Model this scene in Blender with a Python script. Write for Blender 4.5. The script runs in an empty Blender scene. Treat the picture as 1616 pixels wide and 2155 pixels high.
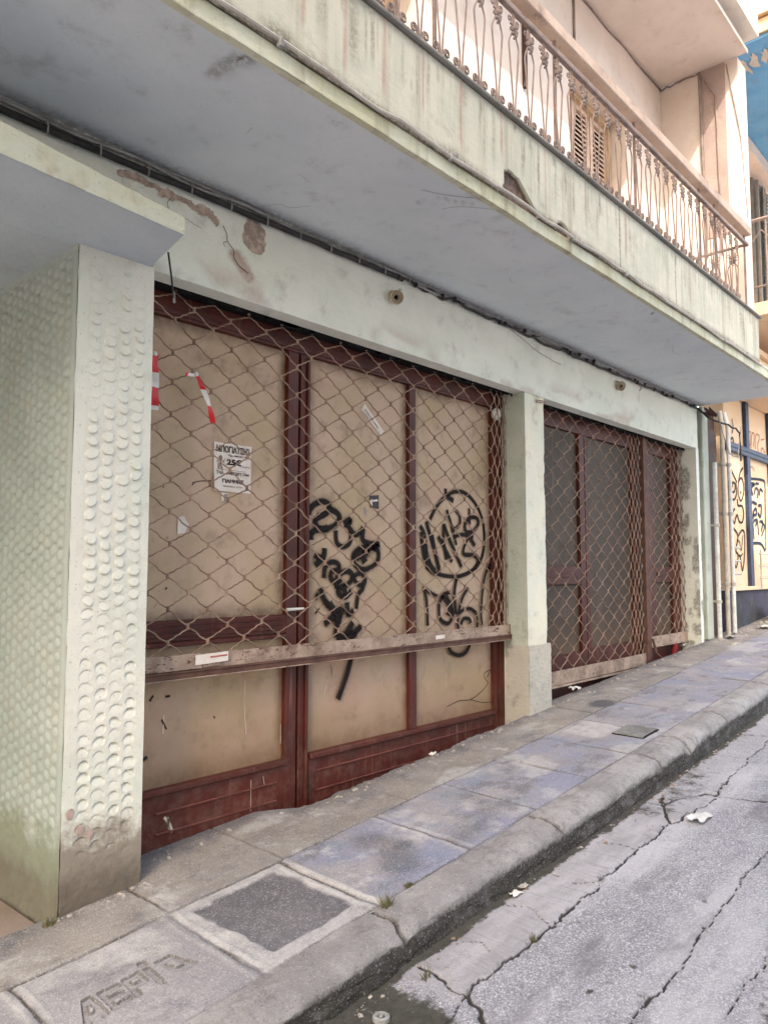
import bpy, math, random
import numpy as np
from mathutils import Vector
random.seed(7)
SC = bpy.context.scene
COL = SC.collection
R = math.radians

# ------------------------------------------------------------------ camera model (also used to read measured points off planes)
F, CX, CY = 1619.0, 808.0, 1077.5
PITCH, YAW, HCAM = R(4.4325), R(41.704), 1.65
C0 = np.array([0, 0, HCAM])
FW = np.array([math.cos(YAW)*math.cos(PITCH), math.sin(YAW)*math.cos(PITCH), math.sin(PITCH)])
RT = np.array([math.sin(YAW), -math.cos(YAW), 0.0])
UP = np.cross(RT, FW)
def ray(x, y): return FW*F + RT*(x-CX) + UP*(CY-y)
def onY(x, y, Y):
    d = ray(x, y); return C0 + d*(Y/d[1])
def onP(x, y, z0=.27, sx=.08, sy=.02, Y0=3.2, X0=1.93):
    n = np.array([-sx, -sy, 1.0]); d = ray(x, y)
    return C0 + d*((z0-sx*X0-sy*Y0-n@C0)/(n@d))
def zpave(X, Y): return .27 + .08*(X-1.93) + .02*(Y-3.2)
def zroad(X, Y): return .115 + .07*(X-1.93) + .01*(Y-1.96)

# ------------------------------------------------------------------ numpy noise
_rng = np.random.RandomState(3)
_T = _rng.rand(256, 256)
def vn(x, y):
    xi = np.floor(x).astype(int); yi = np.floor(y).astype(int)
    fx = x-xi; fy = y-yi
    fx = fx*fx*(3-2*fx); fy = fy*fy*(3-2*fy)
    a = _T[xi & 255, yi & 255]; b = _T[(xi+1) & 255, yi & 255]
    c = _T[xi & 255, (yi+1) & 255]; d = _T[(xi+1) & 255, (yi+1) & 255]
    return (a*(1-fx)+b*fx)*(1-fy) + (c*(1-fx)+d*fx)*fy
def fbm(x, y, o=4):
    s = 0; a = .5; t = 0
    for i in range(o):
        s = s + a*vn(x*2**i+17.3*i, y*2**i+9.1*i); t += a; a *= .5
    return s/t
def sst(a, b, x):
    t = np.clip((x-a)/(b-a), 0, 1); return t*t*(3-2*t)
def polydist(px, py, pts):
    d = np.full(px.shape, 9.0)
    for (x0, y0), (x1, y1) in zip(pts[:-1], pts[1:]):
        vx, vy = x1-x0, y1-y0; L = vx*vx+vy*vy+1e-9
        t = np.clip(((px-x0)*vx+(py-y0)*vy)/L, 0, 1)
        d = np.minimum(d, np.hypot(px-x0-t*vx, py-y0-t*vy))
    return d
def inpoly(px, py, pts):
    r = np.zeros(px.shape, bool); n = len(pts)
    for i in range(n):
        x0, y0 = pts[i]; x1, y1 = pts[i-1]
        c = ((y0 > py) != (y1 > py)) & (px < (x1-x0)*(py-y0)/((y1-y0) if y1 != y0 else 1e-9)+x0)
        r ^= c
    return r

# ------------------------------------------------------------------ colours and materials
def lin(c):
    o = []
    for v in c:
        v /= 255.0
        o.append(v/12.92 if v <= .04045 else ((v+.055)/1.055)**2.4)
    return (*o, 1.0)
class S:
    def __init__(s, name):
        s.m = bpy.data.materials.new(name); s.m.use_nodes = True
        s.t = s.m.node_tree; s.t.nodes.clear(); s.L = s.t.links
        s.pos = s.nd('ShaderNodeNewGeometry').outputs['Position']; s.at = {}
    def nd(s, t, **k):
        n = s.t.nodes.new(t)
        for a, v in k.items(): setattr(n, a, v)
        return n
    def put(s, sock, v):
        if isinstance(v, bpy.types.NodeSocket): s.L.new(v, sock)
        elif isinstance(v, (tuple, list)) and sock.type == 'RGBA': sock.default_value = v if len(v) == 4 else (*v, 1)
        else: sock.default_value = v
    def crd(s, st=(1, 1, 1), off=(0, 0, 0)):
        if st == (1, 1, 1) and off == (0, 0, 0): return s.pos
        n = s.nd('ShaderNodeMapping'); s.L.new(s.pos, n.inputs['Vector'])
        n.inputs['Scale'].default_value = st; n.inputs['Location'].default_value = off
        return n.outputs[0]
    def noise(s, sc=5, det=4, ro=.6, st=(1, 1, 1), off=(0, 0, 0), dis=0):
        n = s.nd('ShaderNodeTexNoise'); s.L.new(s.crd(st, off), n.inputs['Vector'])
        n.inputs['Scale'].default_value = sc; n.inputs['Detail'].default_value = det; n.inputs['Roughness'].default_value = ro
        n.inputs['Distortion'].default_value = dis
        return n.outputs['Fac']
    def voro(s, sc=50, st=(1, 1, 1), feat='F1', out='Distance'):
        n = s.nd('ShaderNodeTexVoronoi', feature=feat); s.L.new(s.crd(st), n.inputs['Vector']); n.inputs['Scale'].default_value = sc
        return n.outputs[out]
    def rmp(s, x, a, b, lo=0, hi=1):
        n = s.nd('ShaderNodeMapRange', interpolation_type='SMOOTHSTEP'); s.put(n.inputs[0], x)
        n.inputs[1].default_value = a; n.inputs[2].default_value = b; n.inputs[3].default_value = lo; n.inputs[4].default_value = hi
        return n.outputs[0]
    def ma(s, op, a, b=0.0):
        n = s.nd('ShaderNodeMath', operation=op); s.put(n.inputs[0], a); s.put(n.inputs[1], b); return n.outputs[0]
    def mul(s, *a):
        r = a[0]
        for b in a[1:]: r = s.ma('MULTIPLY', r, b)
        return r
    def mix(s, f, a, b, mode='MIX'):
        n = s.nd('ShaderNodeMix', data_type='RGBA', blend_type=mode)
        s.put(n.inputs[0], f); s.put(n.inputs[6], a); s.put(n.inputs[7], b); return n.outputs[2]
    def axis(s, i):
        n = s.nd('ShaderNodeSeparateXYZ'); s.L.new(s.pos, n.inputs[0]); return n.outputs[i]
    def attr(s, ch):
        if not s.at:
            a = s.nd('ShaderNodeAttribute', attribute_name='mask'); q = s.nd('ShaderNodeSeparateColor'); s.L.new(a.outputs['Color'], q.inputs[0])
            s.at = {'r': q.outputs[0], 'g': q.outputs[1], 'b': q.outputs[2], 'a': a.outputs['Alpha']}
        return s.at[ch]
    def uv(s, i):
        n = s.nd('ShaderNodeUVMap'); q = s.nd('ShaderNodeSeparateXYZ'); s.L.new(n.outputs[0], q.inputs[0]); return q.outputs[i]
    def fin(s, col, rough=.9, bumps=(), spec=.25, metal=0, alpha=None):
        b = s.nd('ShaderNodeBsdfPrincipled'); s.put(b.inputs['Base Color'], col); s.put(b.inputs['Roughness'], rough)
        b.inputs['Specular IOR Level'].default_value = spec; s.put(b.inputs['Metallic'], metal)
        prev = None
        for h, dist in bumps:
            n = s.nd('ShaderNodeBump'); n.inputs['Strength'].default_value = 1; n.inputs['Distance'].default_value = dist
            s.put(n.inputs['Height'], h)
            if prev: s.L.new(prev, n.inputs['Normal'])
            prev = n.outputs[0]
        if prev: s.L.new(prev, b.inputs['Normal'])
        if alpha is not None: s.put(b.inputs['Alpha'], alpha)
        o = s.nd('ShaderNodeOutputMaterial'); s.L.new(b.outputs[0], o.inputs[0]); return s.m

MT = {}
def plaster(name, c1, c2, dirt=(120, 108, 92), dirtamt=.5, grain=.0015, stripe=0.0, low=None, peel=None):
    s = S(name)
    c = s.mix(s.rmp(s.noise(2.3, 5, .65), .35, .65), lin(c1), lin(c2))
    c = s.mix(s.mul(s.rmp(s.noise(5.5, 6, .7, off=(3, 7, 1)), .52, .78), dirtamt), c, lin(dirt))
    c = s.mix(s.mul(s.rmp(s.noise(70, 3, .6), .60, .74), .35*dirtamt), c, lin((90, 82, 72)))
    if stripe:
        k = s.mul(s.rmp(s.noise(1, 4, .55, st=(19, 19, .7)), .46, .70), stripe)
        c = s.mix(k, c, lin((150, 143, 118)))
        k = s.mul(s.rmp(s.noise(1, 3, .5, st=(9, 9, .4), off=(5, 2, 0)), .60, .72), stripe*.8)
        c = s.mix(k, c, lin((128, 108, 92)))
    if low:
        z0, z1, lc = low
        f = s.ma('ADD', s.axis(2), s.ma('MULTIPLY', s.noise(7, 4, .7), .35))
        c = s.mix(s.rmp(f, z0, z1, 1, 0), c, lin(lc))
    if peel:
        c = s.mix(s.rmp(s.attr('r'), .3, .6), c, s.mix(s.rmp(s.noise(22, 5, .7), .35, .65), lin(peel), lin([v*.74 for v in peel])))
        c = s.mix(s.mul(s.attr('g'), s.rmp(s.noise(40, 4, .7), .25, .6)), c, lin((88, 74, 60)))
        c = s.mix(s.mul(s.attr('b'), s.rmp(s.noise(30, 4, .7), .2, .6, .5, 1)), c, lin((172, 140, 126)))
    MT[name] = s.fin(c, .92, [(s.noise(11, 6, .7, st=(1, 1, 2.2)), grain*4), (s.noise(34, 5, .7), grain*2.6), (s.noise(170, 3, .6), grain)])
plaster('plaster_grey_green', (234, 236, 224), (224, 228, 214), grain=.003, dirtamt=.35, peel=(206, 186, 169))
plaster('plaster_fascia', (203, 199, 182), (188, 188, 171), stripe=.3, grain=.0012, dirtamt=.4, peel=(128, 110, 100))
plaster('plaster_band', (196, 194, 164), (206, 206, 186), stripe=.4, dirtamt=.5)
plaster('plaster_soffit', (210, 216, 217), (202, 209, 211), dirt=(148, 144, 142), dirtamt=.5, grain=.0012, peel=(132, 114, 100))
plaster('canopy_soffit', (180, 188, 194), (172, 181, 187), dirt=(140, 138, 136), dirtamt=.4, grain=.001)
plaster('plaster_canopy', (204, 203, 176), (214, 214, 196), dirt=(165, 150, 118), dirtamt=.7, grain=.002)
plaster('plaster_pier', (232, 226, 204), (220, 220, 204), dirtamt=.55, low=(.6, 1.5, (196, 190, 178)), grain=.002)
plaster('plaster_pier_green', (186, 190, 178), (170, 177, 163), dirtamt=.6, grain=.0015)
plaster('roughcast', (216, 208, 192), (202, 198, 186), dirtamt=.8, grain=.006)
plaster('plaster_pink', (226, 212, 200), (218, 203, 191), dirt=(176, 146, 126), dirtamt=.4, grain=.0008)
plaster('plaster_white', (226, 218, 205), (216, 208, 196), dirtamt=.3, grain=.001)
plaster('mauve_shadow_and_peel', (176, 156, 146), (164, 144, 136), dirtamt=.3)
plaster('plaster_orange', (222, 190, 152), (220, 194, 164), dirt=(206, 158, 122), dirtamt=.5, low=(.9, 2.2, (220, 198, 174)))
plaster('plaster_plinth', (74, 72, 88), (62, 64, 66), dirtamt=.7)
plaster('plaster_blue', (112, 166, 206), (96, 152, 194), dirt=(120, 138, 150), dirtamt=.6, grain=.0006)
plaster('plaster_street', (200, 192, 178), (184, 176, 164), dirtamt=.4)
plaster('concrete_grey', (150, 146, 138), (132, 130, 124), dirtamt=.7, grain=.003)
plaster('marble_step', (152, 136, 126), (138, 124, 115), dirtamt=.5)
plaster('grey_rail', (214, 190, 170), (190, 166, 148), dirt=(140, 118, 106), dirtamt=.9)

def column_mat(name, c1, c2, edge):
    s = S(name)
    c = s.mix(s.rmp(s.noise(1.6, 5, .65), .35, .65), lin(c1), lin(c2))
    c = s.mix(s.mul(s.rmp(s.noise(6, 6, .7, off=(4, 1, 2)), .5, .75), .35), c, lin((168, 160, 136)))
    # shade painted on the dimple lips, dirt in the hollows
    c = s.mix(s.mul(s.attr('g'), .42), c, lin((118, 108, 92)))
    z = s.axis(2)
    f = s.ma('ADD', z, s.ma('MULTIPLY', s.noise(6, 5, .7), .55))
    c = s.mix(s.rmp(f, .74, .90, 1, 0), c, lin(edge))
    f2 = s.ma('ADD', z, s.ma('MULTIPLY', s.noise(9, 5, .7), .3))
    c = s.mix(s.rmp(f2, .42, .62, .75, 0), c, lin((92, 83, 72)))
    c = s.mix(s.mul(s.rmp(s.noise(95, 2, .6), .62, .72), .4), c, lin((100, 92, 80)))
    MT[name] = s.fin(c, .9, [(s.noise(35, 5, .7), .003), (s.noise(190, 2, .6), .0012)])
column_mat('column_front', (221, 220, 208), (208, 211, 198), (142, 134, 122))
column_mat('column_side', (162, 170, 164), (147, 157, 151), (122, 128, 112))  # side colour set darker than the front to include its shade

def paint(name, c1, c2, rough=.55, dust=.35, dustc=(150, 120, 100), bump=.0008, spec=.3, metal=0, sc=9):
    s = S(name)
    c = s.mix(s.rmp(s.noise(sc, 5, .65), .35, .68), lin(c1), lin(c2))
    c = s.mix(s.mul(s.rmp(s.noise(sc*2.7, 6, .7, off=(2, 5, 9)), .5, .8), dust), c, lin(dustc))
    MT[name] = s.fin(c, rough, [(s.noise(60, 3, .6), bump)], spec, metal)
def maroon():
    s = S('maroon_paint')
    c = s.mix(s.rmp(s.noise(6, 5, .65), .35, .7), lin((86, 35, 25)), lin((62, 25, 18)))
    lowd = s.rmp(s.axis(2), .30, 1.0, .5, .1)
    c = s.mix(s.mul(s.rmp(s.noise(12, 6, .7), .38, .72), lowd), c, lin((134, 96, 84)))
    k = s.mul(s.rmp(s.noise(1, 4, .6, st=(22, 22, 1.3)), .60, .74), .4)
    c = s.mix(k, c, lin((150, 122, 108)))
    c = s.mix(s.mul(s.rmp(s.noise(48, 3, .7), .66, .74), .6), c, lin((60, 24, 20)))
    MT['maroon_paint'] = s.fin(c, .5, [(s.noise(45, 4, .6), .0012)], .3)
maroon()
paint('maroon_edge_light', (122, 72, 62), (98, 50, 43), .5, .5, (74, 34, 28))  # lighter maroon paints the light caught on the moulding edges
paint('iron_grille', (160, 136, 118), (114, 92, 78), .75, .55, (80, 62, 52), .0005, .2)
paint('iron_dark', (104, 76, 64), (80, 56, 48), .7, .5, (120, 96, 80), .0006, .2)
paint('iron_rail', (152, 134, 124), (122, 108, 101), .7, .5, (160, 144, 132), .0005, .2)
paint('black_rubber', (34, 33, 32), (50, 48, 46), .6, .3, (96, 92, 84))
paint('grey_cable', (150, 150, 146), (120, 118, 114), .6, .4, (90, 86, 80))
paint('pipe_grey', (184, 178, 166), (164, 156, 146), .5, .5, (110, 98, 86))
paint('pipe_white', (214, 214, 208), (186, 186, 182), .5, .45, (130, 124, 116))
paint('brown_wood', (74, 48, 40), (56, 38, 34), .6, .3, (100, 84, 74))
paint('blue_frame', (58, 68, 92), (44, 52, 74), .5, .4, (120, 124, 140))
paint('shutter_wood', (214, 188, 166), (198, 170, 148), .7, .4, (140, 108, 90))
paint('shutter_grey', (150, 146, 140), (132, 128, 122), .7, .4, (110, 100, 92))
paint('yellow_post', (200, 174, 140), (184, 156, 122), .7, .3)
paint('void_dark', (14, 12, 11), (20, 16, 14), .95, .2, (40, 34, 28))
paint('white_plastic', (214, 212, 206), (200, 198, 192), .5, .2)
paint('paper', (226, 218, 208), (214, 204, 192), .85, .3, (186, 170, 146))
paint('ink', (26, 22, 22), (36, 30, 30), .8, .2, (70, 60, 56))
paint('ink_grey', (120, 108, 104), (140, 128, 122), .8, .2)
paint('red_faded', (176, 72, 66), (190, 110, 100), .6, .4, (200, 180, 164))
paint('red_dull', (128, 30, 34), (110, 26, 30), .6, .3)
paint('red_plastic', (196, 36, 42), (180, 28, 34), .45, .15)
paint('dark_sticker', (44, 40, 42), (56, 50, 52), .5, .3)
paint('leaf', (98, 100, 68), (134, 126, 92), .8, .3, (150, 140, 100))
paint('stone', (150, 144, 138), (176, 168, 158), .9, .5)
paint('card', (176, 170, 158), (150, 146, 138), .8, .4)
paint('rust_lamp', (190, 180, 160), (150, 134, 112), .7, .6, (84, 66, 50))

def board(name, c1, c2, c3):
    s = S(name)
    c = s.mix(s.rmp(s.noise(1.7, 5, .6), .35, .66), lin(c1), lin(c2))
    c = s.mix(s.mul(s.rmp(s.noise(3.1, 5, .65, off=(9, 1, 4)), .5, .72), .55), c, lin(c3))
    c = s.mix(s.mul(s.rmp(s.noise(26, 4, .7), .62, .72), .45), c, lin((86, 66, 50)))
    k = s.mul(s.rmp(s.noise(1, 4, .6, st=(30, 30, 1.0), off=(1, 3, 0)), .66, .76), .3)
    c = s.mix(k, c, lin((206, 188, 164)))
    k = s.mul(s.rmp(s.noise(4.5, 6, .7, off=(4, 3, 2)), .5, .72), .5)
    c = s.mix(k, c, lin((112, 92, 78)))
    c = s.mix(s.mul(s.attr('r'), s.rmp(s.noise(9, 5, .7, off=(7, 7, 2)), .25, .65, .25, 1)), c, lin((92, 70, 56)))
    lo = s.rmp(s.ma('ADD', s.axis(2), s.ma('MULTIPLY', s.noise(4, 4, .6), .3)), .6, 1.5, .62, 0)
    c = s.mix(lo, c, lin((128, 98, 70)))  # lower boards coloured darker to cancel light bounced up from the pavement
    MT[name] = s.fin(c, .6, [(s.noise(80, 3, .6), .0004)], .3)
board('dusty_board', (192, 166, 144), (178, 156, 124), (184, 146, 128))
board('dusty_board_shaded', (80, 66, 54), (70, 58, 47), (64, 50, 40))  # far bay boards carry the shade of the recess in their colour

def bar_mat():
    s = S('bar_paint')
    c = s.mix(s.rmp(s.noise(7, 5, .65), .35, .65), lin((176, 154, 136)), lin((144, 124, 108)))
    k = s.rmp(s.noise(1, 6, .72, st=(16, 16, 42)), .55, .62)
    k = s.mul(k, s.rmp(s.noise(2.3, 5, .7), .42, .56))
    c = s.mix(k, c, lin((84, 50, 42)))
    c = s.mix(s.mul(s.rmp(s.noise(5, 6, .75), .48, .66), .6), c, lin((104, 78, 66)))
    k = s.rmp(s.noise(38, 5, .7), .64, .68)
    c = s.mix(k, c, lin((66, 40, 34)))
    MT['bar_paint'] = s.fin(c, .65, [(s.noise(50, 4, .65), .0015)], .3)
bar_mat()

def pavement_mat():
    s = S('paving')
    c = s.mix(s.rmp(s.noise(2.2, 6, .68), .34, .66), lin((160, 155, 156)), lin((138, 135, 138)))
    strip = s.rmp(s.axis(1), 2.80, 2.86)
    c = s.mix(strip, c, s.mix(s.rmp(s.noise(3.2, 6, .7), .35, .65), lin((154, 147, 138)), lin((132, 126, 119))))
    g = s.attr('g')
    c = s.mix(s.mul(g, s.rmp(s.noise(2.6, 5, .65, off=(3, 3, 0)), .40, .62, 0, .78)), c, lin((136, 139, 160)))
    c = s.mix(s.mul(g, s.rmp(s.noise(4.1, 5, .7, off=(8, 1, 0)), .52, .68), .55), c, lin((114, 132, 150)))
    c = s.mix(s.mul(s.rmp(s.noise(3.4, 6, .72, st=(1, 1.6, 1), off=(1, 6, 0)), .52, .64), .75), c, lin((112, 110, 114)))
    c = s.mix(s.mul(s.rmp(s.noise(5, 6, .72, off=(6, 2, 0)), .56, .70), .5), c, lin((206, 202, 200)))
    c = s.mix(s.mul(s.attr('a'), s.rmp(s.noise(14, 5, .75), .3, .6, .3, 1)), c, lin((190, 187, 184)))
    c = s.mix(s.mul(s.attr('b'), s.rmp(s.noise(11, 5, .7), .25, .5, .55, 1)), c, lin((78, 77, 82)))
    c = s.mix(s.mul(s.attr('r'), s.rmp(s.noise(12, 4, .7), .25, .55, .65, 1)), c, lin((88, 82, 76)))
    c = s.mix(s.mul(s.rmp(s.noise(34, 6, .8, off=(2, 2, 5)), .54, .68), .3), c, lin((104, 100, 98)))
    c = s.mix(s.mul(s.rmp(s.noise(46, 6, .8, off=(9, 2, 5)), .56, .68), .3), c, lin((208, 205, 202)))
    c = s.mix(s.mul(s.rmp(s.noise(120, 3, .65), .54, .68), .4), c, lin((216, 212, 210)))
    c = s.mix(s.mul(s.rmp(s.noise(150, 3, .65, off=(5, 5, 5)), .54, .68), .45), c, lin((84, 80, 79)))
    MT['paving'] = s.fin(c, .9, [(s.noise(24, 6, .78), .008), (s.noise(130, 4, .75), .004)])
pavement_mat()
def kerb_mat():
    s = S('kerb_stone')
    c = s.mix(s.rmp(s.noise(3, 6, .7), .35, .65), lin((172, 168, 165)), lin((144, 140, 138)))
    r = s.attr('r')
    d = s.rmp(s.ma('ADD', r, s.ma('MULTIPLY', s.ma('SUBTRACT', s.noise(42, 5, .8), .5), .75)), .20, .56)
    c = s.mix(d, c, s.mix(s.noise(20, 4, .7), lin((38, 36, 33)), lin((84, 80, 74))))
    c = s.mix(s.mul(s.rmp(s.noise(7, 6, .75, off=(3, 1, 1)), .50, .64), .55), c, lin((116, 112, 110)))
    c = s.mix(s.mul(s.attr('g'), .9), c, lin((74, 69, 63)))
    c = s.mix(s.mul(s.rmp(s.noise(140, 3, .65), .56, .68), .4), c, lin((214, 210, 208)))
    c = s.mix(s.mul(s.rmp(s.noise(110, 3, .65, off=(5, 5, 5)), .56, .70), .5), c, lin((80, 76, 74)))
    MT['kerb_stone'] = s.fin(c, .9, [(s.noise(30, 6, .8), .010), (s.noise(150, 4, .75), .005)])
kerb_mat()
def road_mat():
    s = S('asphalt')
    c = s.mix(s.rmp(s.noise(1.3, 6, .7), .35, .65), lin((190, 187, 191)), lin((170, 168, 173)))
    v = s.voro(150)
    c = s.mix(s.rmp(s.noise(130, 3, .7), .40, .64), s.mix(.62, c, lin((92, 90, 93))), c)
    c = s.mix(s.mul(s.rmp(s.noise(95, 3, .7, off=(4, 4, 1)), .53, .64), .75), c, lin((222, 220, 224)))
    c = s.mix(s.mul(s.rmp(s.noise(17, 6, .8, off=(4, 9, 1)), .54, .66), .5), c, lin((104, 102, 104)))
    gut = s.mix(s.rmp(s.noise(4, 5, .7, st=(.6, 2, 1)), .35, .65), lin((188, 184, 185)), lin((166, 162, 163)))
    gut = s.mix(s.mul(s.rmp(s.noise(1, 4, .6, st=(60, 6, 1)), .5, .7), .35), gut, lin((126, 122, 124)))
    c = s.mix(s.mul(s.rmp(s.noise(.9, 5, .65, st=(.5, 1.6, 1), off=(2, 9, 4)), .48, .62), .6), c, lin((206, 203, 205)))
    c = s.mix(s.mul(s.rmp(s.noise(1.1, 6, .7, st=(.5, 1.5, 1), off=(5, 1, 7)), .54, .66), .7), c, lin((116, 113, 115)))
    c = s.mix(s.attr('g'), c, gut)
    c = s.mix(s.mul(s.rmp(s.noise(2.6, 6, .75, off=(7, 3, 2)), .55, .70), .55), c, lin((112, 110, 114)))
    b = s.rmp(s.ma('ADD', s.attr('b'), s.ma('MULTIPLY', s.ma('SUBTRACT', s.noise(12, 6, .75), .5), 1.2)), .36, .62)
    c = s.mix(b, c, s.mix(s.noise(26, 5, .7), lin((40, 40, 36)), lin((104, 100, 90))))
    c = s.mix(s.rmp(s.attr('r'), .25, .8), c, lin((70, 67, 65)))
    c = s.mix(s.mul(s.rmp(s.noise(210, 2, .6, off=(1, 8, 3)), .66, .74), .7), c, lin((50, 48, 50)))
    MT['asphalt'] = s.fin(c, .92, [(s.noise(90, 4, .8), .007), (v, .003), (s.noise(6, 5, .7), .010)])
road_mat()

def spray(name, col, soft=.55, amax=1):
    s = S(name)
    v = s.uv(1); d = s.ma('ABSOLUTE', s.ma('SUBTRACT', v, .5))
    d = s.ma('ADD', d, s.ma('MULTIPLY', s.ma('SUBTRACT', s.noise(170, 2, .6), .5), .10))
    a = s.rmp(d, .5*(1-soft), .5, amax, 0)
    MT[name] = s.fin(lin(col), .75, [], .2, 0, a)
spray('spray_black', (30, 22, 20), .7); spray('spray_halo', (60, 46, 40), 1.0, .22); spray('spray_dark', (44, 34, 36), .35); spray('spray_blue', (40, 50, 66), .35)
spray('spray_red', (160, 90, 66), .4); spray('spray_white', (220, 214, 220), .4); spray('crack_dark', (44, 38, 34), .8); spray('stain_pale', (206, 192, 172), .8)

# ------------------------------------------------------------------ mesh building
class MB:
    def __init__(s): s.v = []; s.f = []; s.a = []; s.mi = []; s.uv = None; s.n = 0; s.use_a = False
    def raw(s, V, Fc, A=None, mi=0):
        V = np.asarray(V, float).reshape(-1, 3); b = s.n
        s.v.append(V); s.n += len(V)
        s.f += [tuple(i+b for i in q) for q in Fc]; s.mi += [mi]*len(Fc)
        if A is None: A = np.zeros((len(V), 4))
        else: s.use_a = True
        s.a.append(A)
    def box(s, a, b, mi=0, bev=0.0):
        x0, y0, z0 = a; x1, y1, z1 = b
        if bev <= 0:
            s.raw([(x0,y0,z0),(x1,y0,z0),(x1,y1,z0),(x0,y1,z0),(x0,y0,z1),(x1,y0,z1),(x1,y1,z1),(x0,y1,z1)],
                  [(0,3,2,1),(4,5,6,7),(0,1,5,4),(1,2,6,5),(2,3,7,6),(3,0,4,7)], None, mi); return
        V = []; idx = {}
        for ix, X in ((0, x0), (1, x1)):
            for iy, Y in ((0, y0), (1, y1)):
                for iz, Z in ((0, z0), (1, z1)):
                    sx, sy, sz = (1-2*ix)*bev, (1-2*iy)*bev, (1-2*iz)*bev
                    for k, p in enumerate(((X, Y+sy, Z+sz), (X+sx, Y, Z+sz), (X+sx, Y+sy, Z))):
                        idx[(ix, iy, iz, k)] = len(V); V.append(p)
        g = lambda *t: idx[t]; Fc = []
        for i in (0, 1):
            q = [g(i,0,0,0), g(i,1,0,0), g(i,1,1,0), g(i,0,1,0)]; Fc.append(q if i else q[::-1])
            q = [g(0,i,0,1), g(1,i,0,1), g(1,i,1,1), g(0,i,1,1)]; Fc.append(q[::-1] if i else q)
            q = [g(0,0,i,2), g(1,0,i,2), g(1,1,i,2), g(0,1,i,2)]; Fc.append(q if i else q[::-1])
        for i in (0, 1):
            for j in (0, 1):
                Fc.append([g(0,i,j,1), g(0,i,j,2), g(1,i,j,2), g(1,i,j,1)])
                Fc.append([g(i,0,j,0), g(i,0,j,2), g(i,1,j,2), g(i,1,j,0)])
                Fc.append([g(i,j,0,0), g(i,j,0,1), g(i,j,1,1), g(i,j,1,0)])
        for i in (0, 1):
            for j in (0, 1):
                for k in (0, 1): Fc.append([g(i,j,k,0), g(i,j,k,1), g(i,j,k,2)])
        s.raw(V, Fc, None, mi)
    def grid(s, X, Y, Z, A=None, mi=0, flip=False):
        n, m = X.shape; V = np.stack([X, Y, Z], -1).reshape(-1, 3)
        i = np.arange(n-1)[:, None]*m + np.arange(m-1)[None]
        q = np.stack([i, i+m, i+m+1, i+1], -1).reshape(-1, 4)
        if flip: q = q[:, ::-1]
        if A is not None:
            A = np.stack([*A, np.ones_like(X)] if len(A) == 3 else A, -1).reshape(-1, 4) if isinstance(A, (list, tuple)) else A
        s.raw(V, q.tolist(), A, mi)
    def tube(s, P, r, k=6, mi=0, cap=True):
        P = np.asarray(P, float); n = len(P); rr = np.full(n, r) if np.isscalar(r) else np.asarray(r, float)
        T = np.gradient(P, axis=0); T /= np.linalg.norm(T, axis=1)[:, None]+1e-12
        u = np.cross(T[0], [0, 0, 1]); 
        if np.linalg.norm(u) < .05: u = np.cross(T[0], [0, 1, 0])
        V = []; ang = np.arange(k)*2*math.pi/k
        for i in range(n):
            u = u-T[i]*(u@T[i]); u /= np.linalg.norm(u)+1e-12; w = np.cross(T[i], u)
            V.append(P[i]+rr[i]*(np.cos(ang)[:, None]*u+np.sin(ang)[:, None]*w))
        Fc = [(i*k+j, i*k+(j+1) % k, (i+1)*k+(j+1) % k, (i+1)*k+j) for i in range(n-1) for j in range(k)]
        if cap: Fc += [tuple(range(k))[::-1], tuple((n-1)*k+j for j in range(k))]
        s.raw(np.concatenate(V), Fc, None, mi)
    def lathe(s, c, ax, prof, k=20, mi=0):
        c = np.array(c, float); ax = np.array(ax, float); ax /= np.linalg.norm(ax)
        u = np.cross(ax, [0, 0, 1]); 
        if np.linalg.norm(u) < .05: u = np.array([1., 0, 0])
        u /= np.linalg.norm(u); w = np.cross(ax, u); V = []; n = len(prof)
        for r, h in prof:
            for j in range(k):
                a = 2*math.pi*j/k; V.append(c+ax*h+r*(math.cos(a)*u+math.sin(a)*w))
        Fc = [(i*k+j, i*k+(j+1) % k, (i+1)*k+(j+1) % k, (i+1)*k+j) for i in range(n-1) for j in range(k)]
        Fc += [tuple(range(k))[::-1], tuple((n-1)*k+j for j in range(k))]
        s.raw(V, Fc, None, mi)
    def prism(s, poly, z0, z1, mi=0):
        n = len(poly); zz0 = z0 if hasattr(z0, '__len__') else [z0]*n; zz1 = z1 if hasattr(z1, '__len__') else [z1]*n
        V = [(x, y, a) for (x, y), a in zip(poly, zz0)]+[(x, y, a) for (x, y), a in zip(poly, zz1)]
        s.raw(V, [tuple(range(n))[::-1], tuple(range(n, 2*n))]+[(i, (i+1) % n, n+(i+1) % n, n+i) for i in range(n)], None, mi)
    def blob(s, c, r, seed=0, mi=0, sq=(1, 1, 1)):
        rs = np.random.RandomState(seed); V = []; k, m = 8, 5
        for i in range(m+1):
            t = math.pi*i/m
            for j in range(k):
                a = 2*math.pi*j/k; q = r*(.75+.5*rs.rand())
                V.append((c[0]+sq[0]*q*math.sin(t)*math.cos(a), c[1]+sq[1]*q*math.sin(t)*math.sin(a), c[2]+sq[2]*q*math.cos(t)))
        s.raw(V, [(i*k+j, (i+1)*k+j, (i+1)*k+(j+1) % k, i*k+(j+1) % k) for i in range(m) for j in range(k)], None, mi)
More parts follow.
